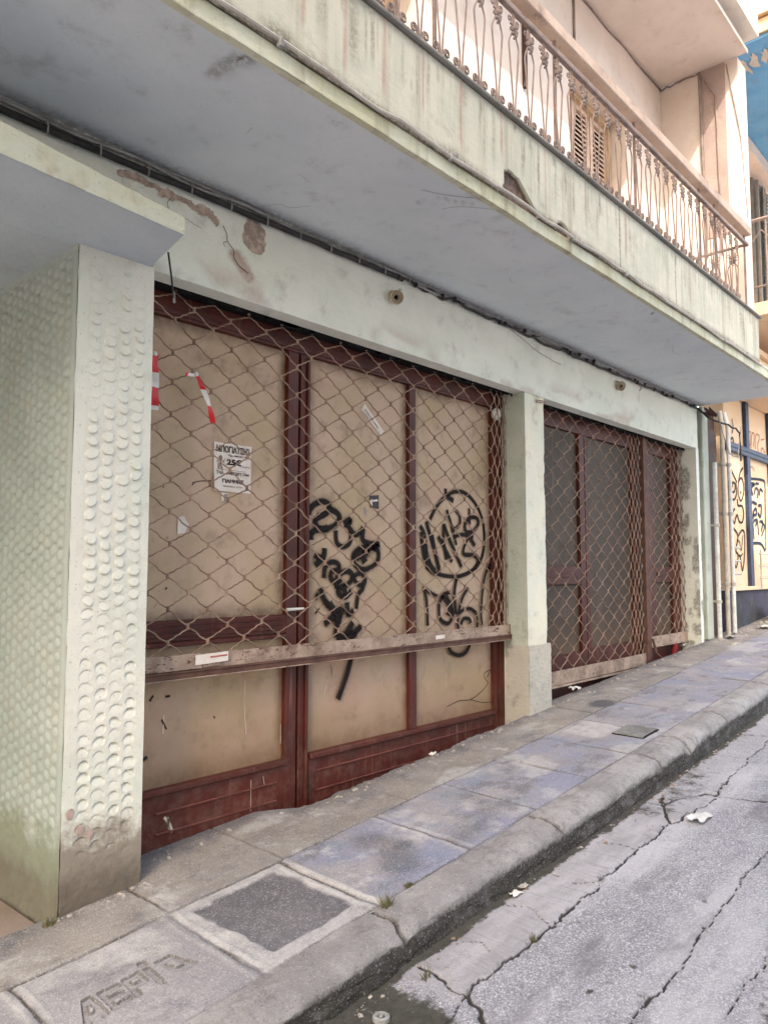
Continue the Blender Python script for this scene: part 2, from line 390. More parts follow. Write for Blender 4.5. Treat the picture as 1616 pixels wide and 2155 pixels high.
    def ribbon(s, P, w, nrm, mi=0):
        """flat stroke of width w lying on a plane of normal nrm, with uv across"""
        P = smooth_line(P); n = len(P); nrm = np.array(nrm, float)
        T = np.gradient(P, axis=0); T /= np.linalg.norm(T, axis=1)[:, None]+1e-9
        B = np.cross(T, nrm); ww = np.full(n, w) if np.isscalar(w) else np.asarray(w)
        V = np.stack([P-B*ww[:, None]/2, P+B*ww[:, None]/2], 1).reshape(-1, 3)
        if s.uv is None: s.uv = []
        s.uv += [(u, v) for u in np.linspace(0, 1, n) for v in (0, 1)]
        s.raw(V, [(2*i, 2*i+1, 2*i+3, 2*i+2) for i in range(n-1)], None, mi)
def smooth_line(P, k=5):
    P = np.asarray(P, float)
    if len(P) < 3: return np.stack([P[0]+(P[-1]-P[0])*t for t in np.linspace(0, 1, 6)])
    Q = np.concatenate([[2*P[0]-P[1]], P, [2*P[-1]-P[-2]]]); o = []
    for i in range(1, len(Q)-2):
        a, b, c, d = Q[i-1:i+3]
        for t in np.arange(k)/k:
            o.append(.5*((2*b)+(-a+c)*t+(2*a-5*b+4*c-d)*t*t+(-a+3*b-3*c+d)*t**3))
    return np.array(o+[P[-1]])

LOC = {}
def link(o, parent=None):
    COL.objects.link(o)
    if parent is not None: o.parent = parent
    return o
def tag(o, label=None, cat=None, group=None, kind=None):
    for k, v in (('label', label), ('category', cat), ('group', group), ('kind', kind)):
        if v: o[k] = v
    return o
def thing(name, label, cat, loc=(0, 0, 0), group=None):
    o = bpy.data.objects.new(name, None); o.location = loc; o.empty_display_size = .1
    LOC[o.name] = np.array(loc, float); link(o); return tag(o, label, cat, group)
def world_loc(o):
    return LOC[o.name] if o is not None else np.zeros(3)
def obj(name, mb, mat, parent=None, smooth=True, base=None, label=None):
    """one mesh object; vertices are given in world space (base: local origin of a top-level mesh)"""
    mats = mat if isinstance(mat, (list, tuple)) else [mat]
    V = np.concatenate(mb.v)
    off = world_loc(parent) if parent is not None else (np.array(base, float) if base is not None else np.zeros(3))
    me = bpy.data.meshes.new(name); me.from_pydata((V-off).tolist(), [], mb.f)
    for m in mats: me.materials.append(MT[m])
    me.polygons.foreach_set('material_index', mb.mi)
    if smooth:
        me.polygons.foreach_set('use_smooth', [True]*len(me.polygons))
    if mb.use_a:
        a = me.color_attributes.new('mask', 'FLOAT_COLOR', 'POINT'); a.data.foreach_set('color', np.concatenate(mb.a).astype(np.float32).ravel())
    if mb.uv is not None:
        u = me.uv_layers.new(name='UVMap'); li = np.zeros(len(me.loops), int); me.loops.foreach_get('vertex_index', li)
        u.data.foreach_set('uv', np.array(mb.uv, np.float32)[li].ravel())
    me.update()
    if smooth:
        try: me.set_sharp_from_angle(angle=R(38))
        except Exception: pass
    o = bpy.data.objects.new(name, me); link(o, parent)
    if parent is None: o.location = off
    LOC[o.name] = off
    if label: o['label'] = label
    return o
def struct(o): o['kind'] = 'structure'; return o
def text_verts(txt, bold=.0):
    cu = bpy.data.curves.new('tmp', 'FONT'); cu.body = txt; cu.size = 1; cu.offset = bold; cu.resolution_u = 3
    o = bpy.data.objects.new('tmp', cu); COL.objects.link(o)
    dg = bpy.context.evaluated_depsgraph_get(); dg.update()
    me = bpy.data.meshes.new_from_object(o.evaluated_get(dg))
    V = np.array([v.co[:] for v in me.vertices]).reshape(-1, 3); Fc = [tuple(p.vertices) for p in me.polygons]
    bpy.data.objects.remove(o); bpy.data.curves.remove(cu); bpy.data.meshes.remove(me)
    return V, Fc
def write(mb, txt, org, ux, uy, width=None, height=None, bold=.02, mi=0):
    V, Fc = text_verts(txt, bold)
    if not len(V): return
    mn = V.min(0); sz = V.max(0)-mn; q = (V-mn)
    sx = width/sz[0] if width else height/sz[1]; sy = height/sz[1] if height else sx
    P = np.array(org)+q[:, :1]*sx*np.array(ux)+q[:, 1:2]*sy*np.array(uy)
    mb.raw(P, Fc, None, mi)
def spacing(a, b, d0, x0, k):
    o = [a]
    while o[-1] < b: o.append(o[-1]+max(d0, d0+(o[-1]-x0)*k))
    return np.array(o)

# ================================================================== THE SETTING: road, pavement, kerb
CRACK1 = [(2.05, 1.60), (2.20, 1.66), (2.35, 1.673), (2.43, 1.70), (2.52, 1.697), (2.68, 1.70), (2.86, 1.692), (3.08, 1.70), (3.32, 1.691), (3.55, 1.715),
          (3.77, 1.711), (4.0, 1.70), (4.26, 1.71), (4.5, 1.66), (4.79, 1.649), (5.3, 1.70), (6.17, 1.727), (7.5, 1.70), (9, 1.72), (12, 1.7)]
CRACK2 = [(1.9, 1.15), (2.3, 1.19), (2.65, 1.18), (2.8, 1.171), (3.07, 1.169), (3.3, 1.20), (3.57, 1.182), (3.83, 1.202), (4.24, 1.206), (5.0, 1.25), (6, 1.2)]
CRACK3 = [(4.26, 1.71), (4.55, 1.86), (4.65, 1.915)]
CRACK4 = [(4.5, 1.86), (4.7, 1.78), (4.82, 1.721), (4.86, 1.55), (4.924, 1.39), (5.0, 1.0), (5.1, .3)]
CRACK5 = [(2.36, 1.93), (2.37, 1.86), (2.367, 1.80), (2.33, 1.73), (2.341, 1.668)]
CRACK6 = [(6.2, 1.97), (6.26, 1.86), (6.30, 1.76), (6.5, 1.2), (6.6, .5)]
CRACK7 = [(2.35, 1.673), (2.25, 1.55), (2.2, 1.3)]
SMALLC = [[(2.95, 1.95), (3.0, 1.82), (2.93, 1.70)], [(3.35, 1.94), (3.33, 1.8), (3.4, 1.71)], [(3.8, 1.93), (3.86, 1.8), (3.84, 1.72)], [(2.6, 1.93), (2.66, 1.83), (2.62, 1.76)],
          [(4.2, 1.93), (4.15, 1.8), (4.2, 1.72)], [(2.75, .95), (3.2, .93), (3.7, .97)], [(3.0, 1.69), (3.05, 1.6)], [(3.9, .8), (4.6, .9), (5.4, .86)]]
def build_road():
    xs = spacing(1.4, 15, .008, 2.0, .004); ys = np.concatenate([np.arange(-3.2, .2, .06), np.arange(.2, 2.0, .008), [2.03]])
    X, Y = np.meshgrid(xs, ys, indexing='ij')
    wx = X+.05*(fbm(X*9, Y*9, 4)-.5); wy = Y+.05*(fbm(X*9+40, Y*9+9, 4)-.5)
    wy = wy+.016*(fbm(X*40, Y*40, 2)-.5)
    d = np.full(X.shape, 9.0)
    for c, w in ((CRACK1, .5), (CRACK2, .42), (CRACK3, 1), (CRACK4, .9), (CRACK5, .7), (CRACK6, 1), (CRACK7, 1)):
        wn = 1.0*w*(.8+.6*vn(X*7, Y*7+3)); d = np.minimum(d, polydist(wx, wy, c)/wn)
    for c in SMALLC: d = np.minimum(d, polydist(wx, wy, c)*3.2)
    crack = 1-sst(.004, .014, d)
    gut = sst(-.012, .012, Y-np.interp(X, [p[0] for p in CRACK1], [p[1] for p in CRACK1])-.03*(fbm(X*9+3, X*0+5)-.5))
    gut = gut*sst(2.25, 2.40, X+.2*(Y-1.7))*(1-.6*sst(4.4, 4.8, X))
    moss = .8*sst(.075, .0, 1.965-Y+.06*(fbm(X*6, Y*6)-.5))
    moss = np.maximum(moss, .75*sst(2.42, 2.2, X+.12*fbm(X*5, Y*5)+.4*np.maximum(0, 1.72-Y))*sst(1.45, 1.7, Y))
    moss = np.maximum(moss, .45*sst(.25, .05, polydist(wx, wy, [(4.35, 1.86), (4.7, 1.83), (5.2, 1.9)])))
    moss = np.maximum(moss, .34*sst(.12, .0, polydist(wx, wy, CRACK2)))
    moss = np.maximum(moss, .36*sst(.07, .0, polydist(wx, wy, CRACK1)))
    for (ox, oy, orr) in ((2.86, 1.30, .03), (3.45, 1.42, .025), (3.52, 1.26, .03), (2.62, 1.36, .03), (3.2, 1.05, .02), (4.6, 1.3, .03), (5.2, 1.1, .05)):
        moss = np.maximum(moss, .5*sst(orr*.8, orr*.3, np.hypot((wx-ox)*.8, wy-oy)))
    moss = np.maximum(moss, .5*sst(.10, .0, polydist(wx, wy, [(2.2, .7), (3.0, .86), (3.6, .72), (4.6, .8)])))
    Z = zroad(X, Y)+.010*(fbm(X*3, Y*3, 3)-.5)+.004*(fbm(X*22, Y*22, 3)-.5)-.012*crack+.007*gut
    mb = MB(); mb.grid(X, Y, Z, [crack, gut, moss]); return struct(obj('road', mb, 'asphalt'))
build_road()
mb = MB(); gx = np.array([-60., 1.5, 15, 90]); gy = np.array([-60., 0., 60]); GX, GY = np.meshgrid(gx, gy, indexing='ij')
mb.grid(GX, GY, zroad(GX, 0)-.10-.0*GY); struct(obj('ground', mb, 'asphalt'))
mb = MB(); gx = np.array([-30., -5, 1.42]); GX, GY = np.meshgrid(gx, np.array([-3.2, 2.0]), indexing='ij'); mb.grid(GX, GY, zroad(GX, GY)); struct(obj('road', mb, 'asphalt'))

CROSSJ = [1.22, 1.845, 2.44, 3.095, 3.70, 4.30, 4.84, 5.40, 6.05, 6.7, 7.35, 8.0, 8.7, 9.4, 10.1, 10.8, 11.5, 12.2]
INNERJ = [1.02, 1.86, 2.48, 3.38, 4.32, 5.62, 6.6, 7.6, 8.6, 9.6]
def Pp(x, y): return tuple(onP(1*x, 1*y)[:2])
LET = []   # letters cut into the first slab (read off the slab's own plane)
def L(*pts): LET.append([Pp(x/2.886, 1900+y/2.886) for x, y in pts])
HOLE = []
def letter(q, outer, holes=()):
    TL, TR, BR, BL = [np.array(Pp(x/2.886, 1900+y/2.886)) for x, y in q]
    f = lambda u, v: tuple((TL*(1-u)+TR*u)*(1-v)+(BL*(1-u)+BR*u)*v)
    LET.append([f(*p) for p in outer])
    for h in holes: HOLE.append([f(*p) for p in h])
letter(((475,600),(572,548),(674,660),(520,785)), ((.2,0),(.8,0),(1,1),(.72,1),(.66,.76),(.34,.76),(.28,1),(0,1)), (((.37,.54),(.63,.54),(.56,.2),(.44,.2)),))
letter(((590,545),(720,478),(812,580),(690,650)), ((0,0),(1,0),(1,.22),(.27,.22),(.27,.40),(.88,.40),(.88,.61),(.27,.61),(.27,.79),(1,.79),(1,1),(0,1)))
letter(((735,470),(842,408),(945,505),(830,570)), ((0,0),(1,0),(1,.62),(.32,.62),(.32,1),(0,1)), (((.32,.2),(.70,.2),(.70,.42),(.32,.42)),))
L((830,365),(880,343),(898,368),(850,388))
L((862,402),(905,380),(1012,478),(975,490))
L((935,358),(1030,308),(1212,352),(1110,402),(1050,412))
HOLE.append([Pp(x/2.886, 1900+y/2.886) for x, y in ((1000,358),(1045,336),(1120,360),(1075,384))])
def build_pavement():
    xs = spacing(.55, 15, .0034, 2.0, .0042); ys = np.arange(2.17, 3.215, .0045)
    X, Y = np.meshgrid(xs, ys, indexing='ij')
    # the inner edge follows the doors: apron reaches the left door, ragged edge before the right one
    top = np.interp(xs, [.5, 1.9, 1.93, 2.75, 2.95, 5.05, 5.28, 5.3, 5.6, 5.62, 9.04, 9.06, 15], [3.20, 3.20, 3.43, 3.40, 3.24, 3.215, 3.22, 3.22, 3.22, 3.30, 3.20, 3.24, 3.24])
    top = top+np.where((xs > 2.95) & (xs < 5), .03*(vn(xs*11, xs*0)-.5)+.02*(vn(xs*37, xs*0)-.5), 0)
    t = (Y-2.17)/(ys[-1]-2.17); Y = 2.17+(Y-2.17)*1.0 + (top[:, None]-ys[-1])*sst(.80, 1.0, t)
    jx = .006*(fbm(Y*6+X.round(0), Y*6, 3)-.5)*3
    sl = Y < 2.83
    dl = np.abs(Y-2.83+.012*(fbm(X*5, X*5, 3)-.5))
    dc = np.min([np.where(sl, np.abs(X-j-jx+.03*(2.83-Y)), 9) for j in CROSSJ], axis=0)
    di = np.min([np.where(~sl, np.abs(X-j+jx), 9) for j in INNERJ], axis=0)
    dj = np.minimum(np.minimum(dl, dc), di)
    dj2 = np.minimum(dj, np.abs(Y-2.19))
    vis = .35+.65*sst(.3, .7, fbm(X*3.3+9, Y*3.3, 3))
    groove = (1-sst(.003, .012, dj2+.006*(fbm(X*40, Y*40, 2)-.5)))*vis
    ridge = np.exp(-((np.minimum(dc, 9)-.030)/.012)**2)*np.where((X < 3.4), 1, .2)
    # slab tilt and level
    Z = zpave(X, Y)
    cid = np.searchsorted(CROSSJ, X[:, :]-0.0); tilt = np.where(sl, (_T[cid % 256, 5]-.5)*.012*np.sin((Y-2.2)*4)+(_T[cid % 256, 9]-.5)*.007, 0)
    Z = Z+tilt+.010*(fbm(X*4, Y*4, 3)-.5)+.003*(fbm(X*25, Y*25, 3)-.5)-.007*groove+.003*ridge
    # patch of darker fill inside the second slab, with a pale mortar rim
    sx = 1.99+.03*(2.5-Y); q = (sst(-.065, -.04, X-sx+.05*(fbm(X*11, Y*11)-.5))*sst(2.385, 2.36, X+.05*(fbm(X*11+5, Y*11)-.5))*sst(2.26, 2.285, Y+.04*(fbm(X*12, Y*12)-.5))*sst(2.785, 2.76, Y+.05*(fbm(X*11, Y*11+7)-.5)))
    Z = Z-.006*q
    let = np.zeros(X.shape, bool); reg = (X < 2.0)
    for p in LET: let |= inpoly(X, Y, p) & reg
    for p in HOLE: let &= ~inpoly(X, Y, p)
    lf = let.astype(float)
    e = np.zeros_like(lf); e[1:-1, 1:-1] = np.abs(lf[2:, 1:-1]-lf[:-2, 1:-1])+np.abs(lf[1:-1, 2:]-lf[1:-1, :-2])
    Z = Z-.007*lf
    # grate and repairs: the grate's seat
    stain = .95*sst(.17, .10, np.hypot((X-5.92)/1.05, (Y-2.90)/.75)+.04*(fbm(X*9, Y*9)-.5))
    stain = np.maximum(stain, .74*q*(.7+.5*fbm(X*5, Y*5)))
    stain = np.maximum(stain, .55*sst(.16, .05, polydist(X+.1*(fbm(X*4, Y*4)-.5), Y, [(2.75, 2.36), (2.88, 2.5), (2.86, 2.62)])))
    stain = np.maximum(stain, .42*sst(.12, .0, polydist(X+.1*(fbm(X*4, Y*4)-.5), Y, [(3.15, 2.3), (3.5, 2.35), (3.62, 2.6)])))
    wall = sst(.16, .0, top[:, None]-Y+.10*(fbm(X*6, Y*6)-.5)); stain = np.maximum(stain, .6*wall)
    blue = np.where(sl, sst(2.35, 2.6, X), .15)*(.4+.9*vn(X*1.1+4, Y*1.7)); blue = blue*np.where((X > 4.95) & (X < 5.42) & (Y > 2.45), 0, 1)
    dirt = np.clip(groove*1.0+(.55+.25*fbm(X*9, Y*9))*np.clip(e, 0, 1)+.08*lf, 0, 1)
    rim = np.where((X > 1.84) & (X < 2.46) & (Y < 2.83), 1-q, 0)*.75
    rep = sst(5.00, 5.06, X)*sst(5.42, 5.36, X)*sst(2.46, 2.52, Y)*sst(2.80, 2.76, Y)
    pale = np.clip(.8*rep+rim+.5*ridge*vis+.22*sst(1.9, 1.6, X+.3*(fbm(X*3, Y*3)-.5))*sl+.6*sst(.62, .75, fbm(X*2.6+4, Y*4, 4)), 0, 1)
    mb = MB(); mb.grid(X, Y, Z, [dirt, np.clip(blue, 0, 1), stain, pale]); struct(obj('pavement', mb, 'paving'))
build_pavement()

KJ = [1.1, 2.36, 3.58, 4.84, 5.32, 6.1, 7.3, 8.5, 9.8, 11, 12.2]
def build_kerb():
    xs = spacing(.9, 15, .007, 2.0, .004)
    # cross section from the paving joint over the rounded nose and down the face
    prof = [(2.185, -.012)]+[(2.178-.0075*i, .004) for i in range(0, 13)]
    for a in np.linspace(0, 90, 14): prof.append((2.085-.095*math.sin(R(a)), .004-.075*(1-math.cos(R(a)))))
    for h in np.linspace(.01, .16, 20): prof.append((1.99-.12*h, .004-.075-h))
    pr = np.array(prof); tt = np.arange(len(pr))/len(pr)
    X = np.repeat(xs[:, None], len(pr), 1); T = np.repeat(tt[None], len(xs), 0)
    n = fbm(X*5, T*9, 4)-.5; n2 = fbm(X*26, T*22, 3)-.5
    Y = pr[None, :, 0]+0*X+.020*n*sst(.1, .5, T)+.012*n2*sst(.3, .5, T)
    wob = np.repeat((.02*(vn(xs*1.3, xs*0+3)-.5))[:, None], len(pr), 1); Y = Y+wob*sst(.1, .4, T)
    dj = np.min([np.abs(X-j+.03*(vn(T*9, X*0+j)-.5)) for j in KJ], axis=0); g = 1-sst(.004, .016, dj+.006*(fbm(X*30, T*30, 2)-.5))
    chip = sst(.10, .02, np.hypot(X-5.32, (T-.52)*.5))
    drop = zpave(X, 2.0)-zroad(X, 1.97); S0 = zpave(X, 2.15)
    H = pr[None, :, 1]; H = np.where(H < 0, H*np.clip((drop+.03)/.22, .4, 2), H)
    Z = S0+H+.012*n+.005*n2-.016*g-.03*chip
    sunk = sst(-.09, -.02, -np.abs(X-2.36)) ; Z = Z-.006*sunk*sst(.3, .5, T)
    mask = np.clip(sst(.44, .74, T), 0, 1)
    mb = MB(); mb.grid(X, Y, Z, [mask, g, g*0], flip=True); struct(obj('kerb', mb, 'kerb_stone'))
build_kerb()

# ================================================================== THE SHOP BUILDING
B = thing('shop_building', 'pale green balconied building with two grilled maroon shopfronts and a dimpled corner column', 'building', (1.55, 3.2, .2))
def part(name, mb, mat, parent=B, **k): return obj(name, mb, mat, parent, **k)

# lintel wall above the two shop openings, with peeled plaster
xs = np.arange(1.0, 9.121, .012); zs = np.arange(3.088, 3.625, .009); X, Z = np.meshgrid(xs, zs, indexing='ij')
wx = X+.05*(fbm(X*9, Z*9)-.5); wz = Z+.05*(fbm(X*9+7, Z*9)-.5)
wx = wx+.03*(fbm(X*30, Z*30, 3)-.5); wz = wz+.035*(fbm(X*30+5, Z*30, 3)-.5)
pl = sst(1.12, .92, np.hypot((wx-2.545)/.070, (wz-3.45)/.100))
pl = np.maximum(pl, sst(.030, .018, polydist(wx, wz, [(1.75, 3.50), (1.9, 3.497), (2.08, 3.492), (2.24, 3.487), (2.30, 3.462)])*(1.25+.5*(vn(X*13, X*0)-.3))))
ck = 0*X
ck = np.maximum(ck, .8*sst(.02, .0, np.hypot(wx-3.75, wz-3.49)))
gr = .75*sst(.10, .0, 3.62-Z+.05*(fbm(X*3, Z*3)-.5))
pk = .5*sst(.55, .7, fbm(X*2.1+3, Z*4, 3))*sst(3.3, 3.12, Z)
Yw = 3.2+.006*pl+.005*ck-.003*(fbm(X*9, Z*14, 3)-.5)*2
mb = MB(); mb.grid(X, Yw, Z, [pl, np.maximum(ck, gr), np.maximum(pk, .8*sst(.06, .02, polydist(wx, wz, [(2.42, 3.3), (2.5, 3.22)])))], flip=False)
mb.box((1.0, 3.199, 3.087), (9.121, 3.31, 3.0885)); mb.box((1.0, 3.312, 3.115), (9.121, 3.9, 3.62)); mb.box((-4, 3.2, 3.105), (.998, 3.9, 3.62))
part('lintel_wall', mb, 'plaster_grey_green')
LW = bpy.data.objects['lintel_wall']
for w_, q in ((.011, [(2.33, 3.44), (2.355, 3.40), (2.36, 3.365), (2.40, 3.33), (2.405, 3.29), (2.44, 3.255), (2.50, 3.235)]), (.007, [(2.36, 3.365), (2.335, 3.35), (2.345, 3.33)]), (.006, [(2.02, 3.47), (2.0, 3.44), (2.01, 3.40)]), (.005, [(2.1, 3.40), (2.16, 3.385), (2.2, 3.38)]), (.010, [(3.73, 3.50), (3.742, 3.48)])):
    m_ = MB(); m_.ribbon([(a, 3.1925, b) for a, b in q], w_*.7, (0, -1, 0)); part('crack', m_, 'crack_dark', LW)
mb = MB(); mb.box((1.93, 3.31, 3.09), (5.279, 3.80, 3.113)); mb.box((5.58, 3.31, 3.09), (9.04, 3.80, 3.113))  # near-black boxes and flaps paint the darkness of the cavity over the grilles
for i in range(70):
    x = random.uniform(2, 9); mb.box((x, 3.312, 3.075-random.random()*.02), (x+random.uniform(.02, .12), 3.316, 3.10))
part('painted_dark_cavity', mb, 'void_dark', smooth=False)

# pier between the bays: smooth upper shaft and roughcast foot
xs = np.linspace(5.279, 5.577, 26); zs = np.arange(.30, 3.092, .012); X, Z = np.meshgrid(xs, zs, indexing='ij')
n = fbm(X*9, Z*5, 4)-.5
ed = np.where(X > 5.5, .010*sst(.5, .75, fbm(X*0+3, Z*6, 3))*(X-5.5)/.077, 0)
g = .55*sst(.25, .0, X-5.279)*sst(.55, .7, fbm(X*5+3, Z*4))
mb = MB(); mb.grid(X-ed, 3.2+.010*n+.3*ed, Z, [0*X, g, .35*sst(.6, .72, fbm(X*4, Z*3+8))])
mb.box((5.281, 3.206, .3), (5.573, 3.9, 3.087))
part('pier', mb, 'plaster_pier')
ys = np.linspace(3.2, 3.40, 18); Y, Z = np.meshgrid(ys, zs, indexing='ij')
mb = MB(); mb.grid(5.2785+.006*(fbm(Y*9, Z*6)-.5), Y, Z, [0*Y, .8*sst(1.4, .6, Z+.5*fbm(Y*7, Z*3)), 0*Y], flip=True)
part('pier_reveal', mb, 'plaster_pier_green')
xs = np.linspace(5.275, 5.612, 56); zs = np.arange(.30, 1.075, .006); X, Z = np.meshgrid(xs, zs, indexing='ij')
mb = MB(); mb.grid(X, 3.188+.010*(fbm(X*40, Z*40, 3)-.5), Z); mb.box((5.276, 3.192, .3), (5.610, 3.40, 1.072))
part('pier_foot', mb, 'roughcast')
# far pillar
xs = np.linspace(9.04, 9.13, 10); zs = np.arange(.6, 3.1, .015); X, Z = np.meshgrid(xs, zs, indexing='ij')
blot = .7*sst(.58, .68, fbm(X*9, Z*5+2, 3))*sst(.6, .9, Z)*sst(2.9, 2.5, Z)
mb = MB(); mb.grid(X, 3.2+.006*(fbm(X*9, Z*9)-.5), Z, [0*X, blot, 0*X])
ys = np.linspace(3.2, 3.40, 10); Y, Z2 = np.meshgrid(ys, zs, indexing='ij')
bl2 = .7*sst(.58, .67, fbm(Y*9+4, Z2*5+2, 3))
mb.grid(9.0395+.004*(fbm(Y*9, Z2*9)-.5), Y, Z2, [0*Y, bl2, 0*Y], flip=True); mb.box((9.042, 3.206, .6), (9.13, 3.9, 3.087))
part('end_pillar', mb, 'plaster_grey_green', label='narrow end pillar with black mould blotches')

# dimpled corner column (real relief)
def bumps(u, v, pu, pv, seed):
    ci = np.floor(u/pu); best = np.zeros(u.shape); val = np.zeros(u.shape); off = np.mod(ci, 2)*.5
    rj = np.floor(v/pv+off); cu = (ci+.5)*pu; cv = (rj+.5-off)*pv
    ii = ci.astype(int) % 256; jj = rj.astype(int) % 256
    cu = cu+(_T[ii, jj]-.5)*.010; cv = cv+(_T[jj, ii]-.5)*.009
    rad = pv*.49*(.80+.22*_T[(ii+seed) % 256, jj]); d = np.hypot((u-cu)/(1.0+.35*_T[(jj+seed) % 256, ii]), (v-cv)+(u-cu)*(_T[ii, (jj+40) % 256]-.5)*.7)/rad
    h = np.where(d < 1, (1-d**2.2), 0)*(.45+.8*_T[jj, (ii+seed) % 256])
    k = np.clip(.15+1.0*_T[jj, (ii+seed) % 256], .3, 1.1)*sst(1.04, .86, d); up = sst(1.25, 1.75, v)
    ramp = k*(up*np.clip(.5-.62*(v-cv)/rad, 0, 1.1)-(1-up)*np.clip(.5+.62*(v-cv)/rad, 0, 1.1))
    lip = sst(.35, .0, np.abs(d-.97))*np.clip(np.where(v > 1.5, cv-v, v-cv)/rad, 0, 1)*k
    ramp = (ramp, lip)
    return h, d, ramp
xs = np.linspace(1.552, 1.925, 130); zs = np.arange(.18, 3.09, .0042); X, Z = np.meshgrid(xs, zs, indexing='ij')
h, d, rp = bumps(X-1.607, Z, .0705, .0535, 11)
rp, lip = rp; wear = np.clip(.35+1.5*(fbm(X*5+2, Z*2.2+3, 4)-.22), .75, 1)
inside = wear*sst(1.600, 1.612, X)*sst(1.893, 1.880, X)*sst(3.03, 3.0, Z)*sst(.35, .62, Z+.12*(fbm(X*7, Z*7)-.5))
# scoops: the lower lip of each dimple stands out, the upper lip falls in

Yc = 3.17-(.0125*rp+.0015*h)*inside-.004*(fbm(X*12, Z*12, 3)-.5)-.006*sst(.55, .3, Z)*fbm(X*30, Z*30, 3)
edge = sst(1.556, 1.552, X)*.006*vn(Z*22, Z*0)
mb = MB(); mb.grid(X+edge, Yc+edge, Z, [0*X, np.clip(inside*lip*1.5+.25*inside*sst(.8, 1.0, d)*vn(X*9, Z*5), 0, 1), 0*X])
mb.box((1.92, 3.172, .18), (1.9255, 3.5, 3.1))
ys = np.linspace(3.17, 4.4, 230); Y, Z = np.meshgrid(ys, zs, indexing='ij')
h, d, rp = bumps(Y-3.215, Z+.02, .0620, .0535, 5)
inside = sst(3.205, 3.215, Y)*sst(3.06, 3.03, Z)*sst(.40, .65, Z+.1*(fbm(Y*7, Z*7)-.5))
Xc = 1.552-(.0095*h+.0045*rp[0])*inside-.004*(fbm(Y*12, Z*12, 3)-.5)-.07*sst(.36, .17, Z+.06*fbm(Y*9, Z*9))*sst(3.16, 3.22, Y)*(.4+.6*fbm(Y*18, Z*18, 3))
m2 = MB(); m2.grid(Xc, Y, Z, [0*Y, inside*sst(.72, 1.0, d)*.5, 0*Y], flip=True)
colm = part('corner_column', mb, 'column_front', label='thick corner column covered in rows of round plaster dimples')
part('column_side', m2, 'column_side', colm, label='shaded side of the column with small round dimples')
for k in range(3):
    mb = MB(); mb.blob((1.59+.045*k, 3.166, .64-.05*k-.02*(k % 2)), .017, k, sq=(1, .12, 1.2)); part('peeled_paint', mb, 'mauve_shadow_and_peel', colm)
# entrance recess behind the column
mb = MB(); mb.box((-4, 4.9, .1), (1.55, 5.0, 3.1)); mb.box((1.60, 3.45, .1), (1.9, 4.9, 3.1)); part('recess_wall', mb, 'plaster_grey_green')
mb = MB(); mb.box((-4, 3.235, -.3), (1.50, 4.9, .205)); part('entrance_step', mb, 'marble_step', label='worn pinkish marble step at the recessed entrance')
# canopy over the entrance
pl = [(1.811, 2.759), (1.905, 3.17), (1.905, 3.22), (-4, 3.22), (-4, 2.16), (1.019, 2.675)]
zt = [3.156, 3.16, 3.16, 3.2, 3.22, 3.192]
mb = MB(); mb.prism(pl, 3.084, zt); mb.box((-4, 3.221, 3.084), (1.60, 4.95, 3.104)); can = part('canopy', mb, 'canopy_soffit', smooth=False, label='angled grey canopy slab over the corner column')
mb = MB(); fx = np.linspace(-4, 1.811, 240); lo = np.interp(fx, [-4, 1.019, 1.811], [2.16, 2.675, 2.759]); hi = np.interp(fx, [-4, 1.019, 1.811], [3.22, 3.193, 3.157])
V = np.linspace(0, 1, 9); X = np.repeat(fx[:, None], 9, 1); Y = np.repeat(lo[:, None], 9, 1)-.006-.008*(fbm(X*14, V[None]*3+0*X, 3)-.5)
Zc = 3.083+(hi[:, None]-3.081)*V[None]; mb.grid(X, Y, Zc); part('canopy_edge', mb, 'plaster_canopy', can, label='pale weathered front edge of the canopy')

# balcony: soffit, lower band, fascia with runs of dirt, capping
bal = MB(); bal.box((-4, 2.235, 3.616), (9.25, 3.95, 3.70))
xs = np.arange(.8, 9.26, .03); ys = np.linspace(2.23, 3.2, 44); X, Y = np.meshgrid(xs, ys, indexing='ij')
wx = X+.12*(fbm(X*7, Y*7)-.5); wy = Y+.12*(fbm(X*7+8, Y*7)-.5)
st = .6*sst(.055, .0, polydist(wx, wy, [(1.76, 2.22), (1.74, 2.32), (1.72, 2.42)]))
sp = .55*sst(.035, .0, polydist(wx, wy, [(1.75, 2.23), (1.74, 2.30)]))
sp = np.maximum(sp, .6*sst(.03, 0, polydist(wx, wy, [(5.6, 2.24), (5.66, 2.28)])))
st = np.maximum(st, .4*sst(.014, 0, polydist(wx, wy, [(3.3, 2.26), (3.1, 2.4), (3.05, 2.55)])))
st = np.maximum(st, .45*sst(.12, .0, 3.2-Y+.05*(fbm(X*4, Y*4)-.5)))
bal.grid(X, Y, 3.612-.002*(fbm(X*3, Y*3)-.5), [sp, st, 0*X])
bal.box((-4, 2.232, 3.612), (.8, 3.2, 3.6155))
BAL = part('balcony', bal, 'plaster_soffit', label='long balcony slab with a smooth grey underside')
for w_, q in ((.008, [(3.25, 2.23), (3.12, 2.33), (2.98, 2.40)]), (.007, [(3.42, 2.23), (3.26, 2.36), (3.22, 2.45)]), (.006, [(2.72, 2.95), (2.66, 3.05), (2.60, 3.06), (2.55, 3.15)]), (.005, [(4.3, 2.7), (4.36, 2.74), (4.41, 2.73)]), (.006, [(6.6, 2.5), (6.75, 2.56), (6.9, 2.55)]), (.004, [(2.05, 2.60), (2.06, 2.66)]), (.004, [(2.45, 2.75), (2.52, 2.76)])):
    m_ = MB(); m_.ribbon([(a, b, 3.6095) for a, b in q], w_*.55, (0, 0, -1)); part('crack', m_, 'crack_dark', BAL)
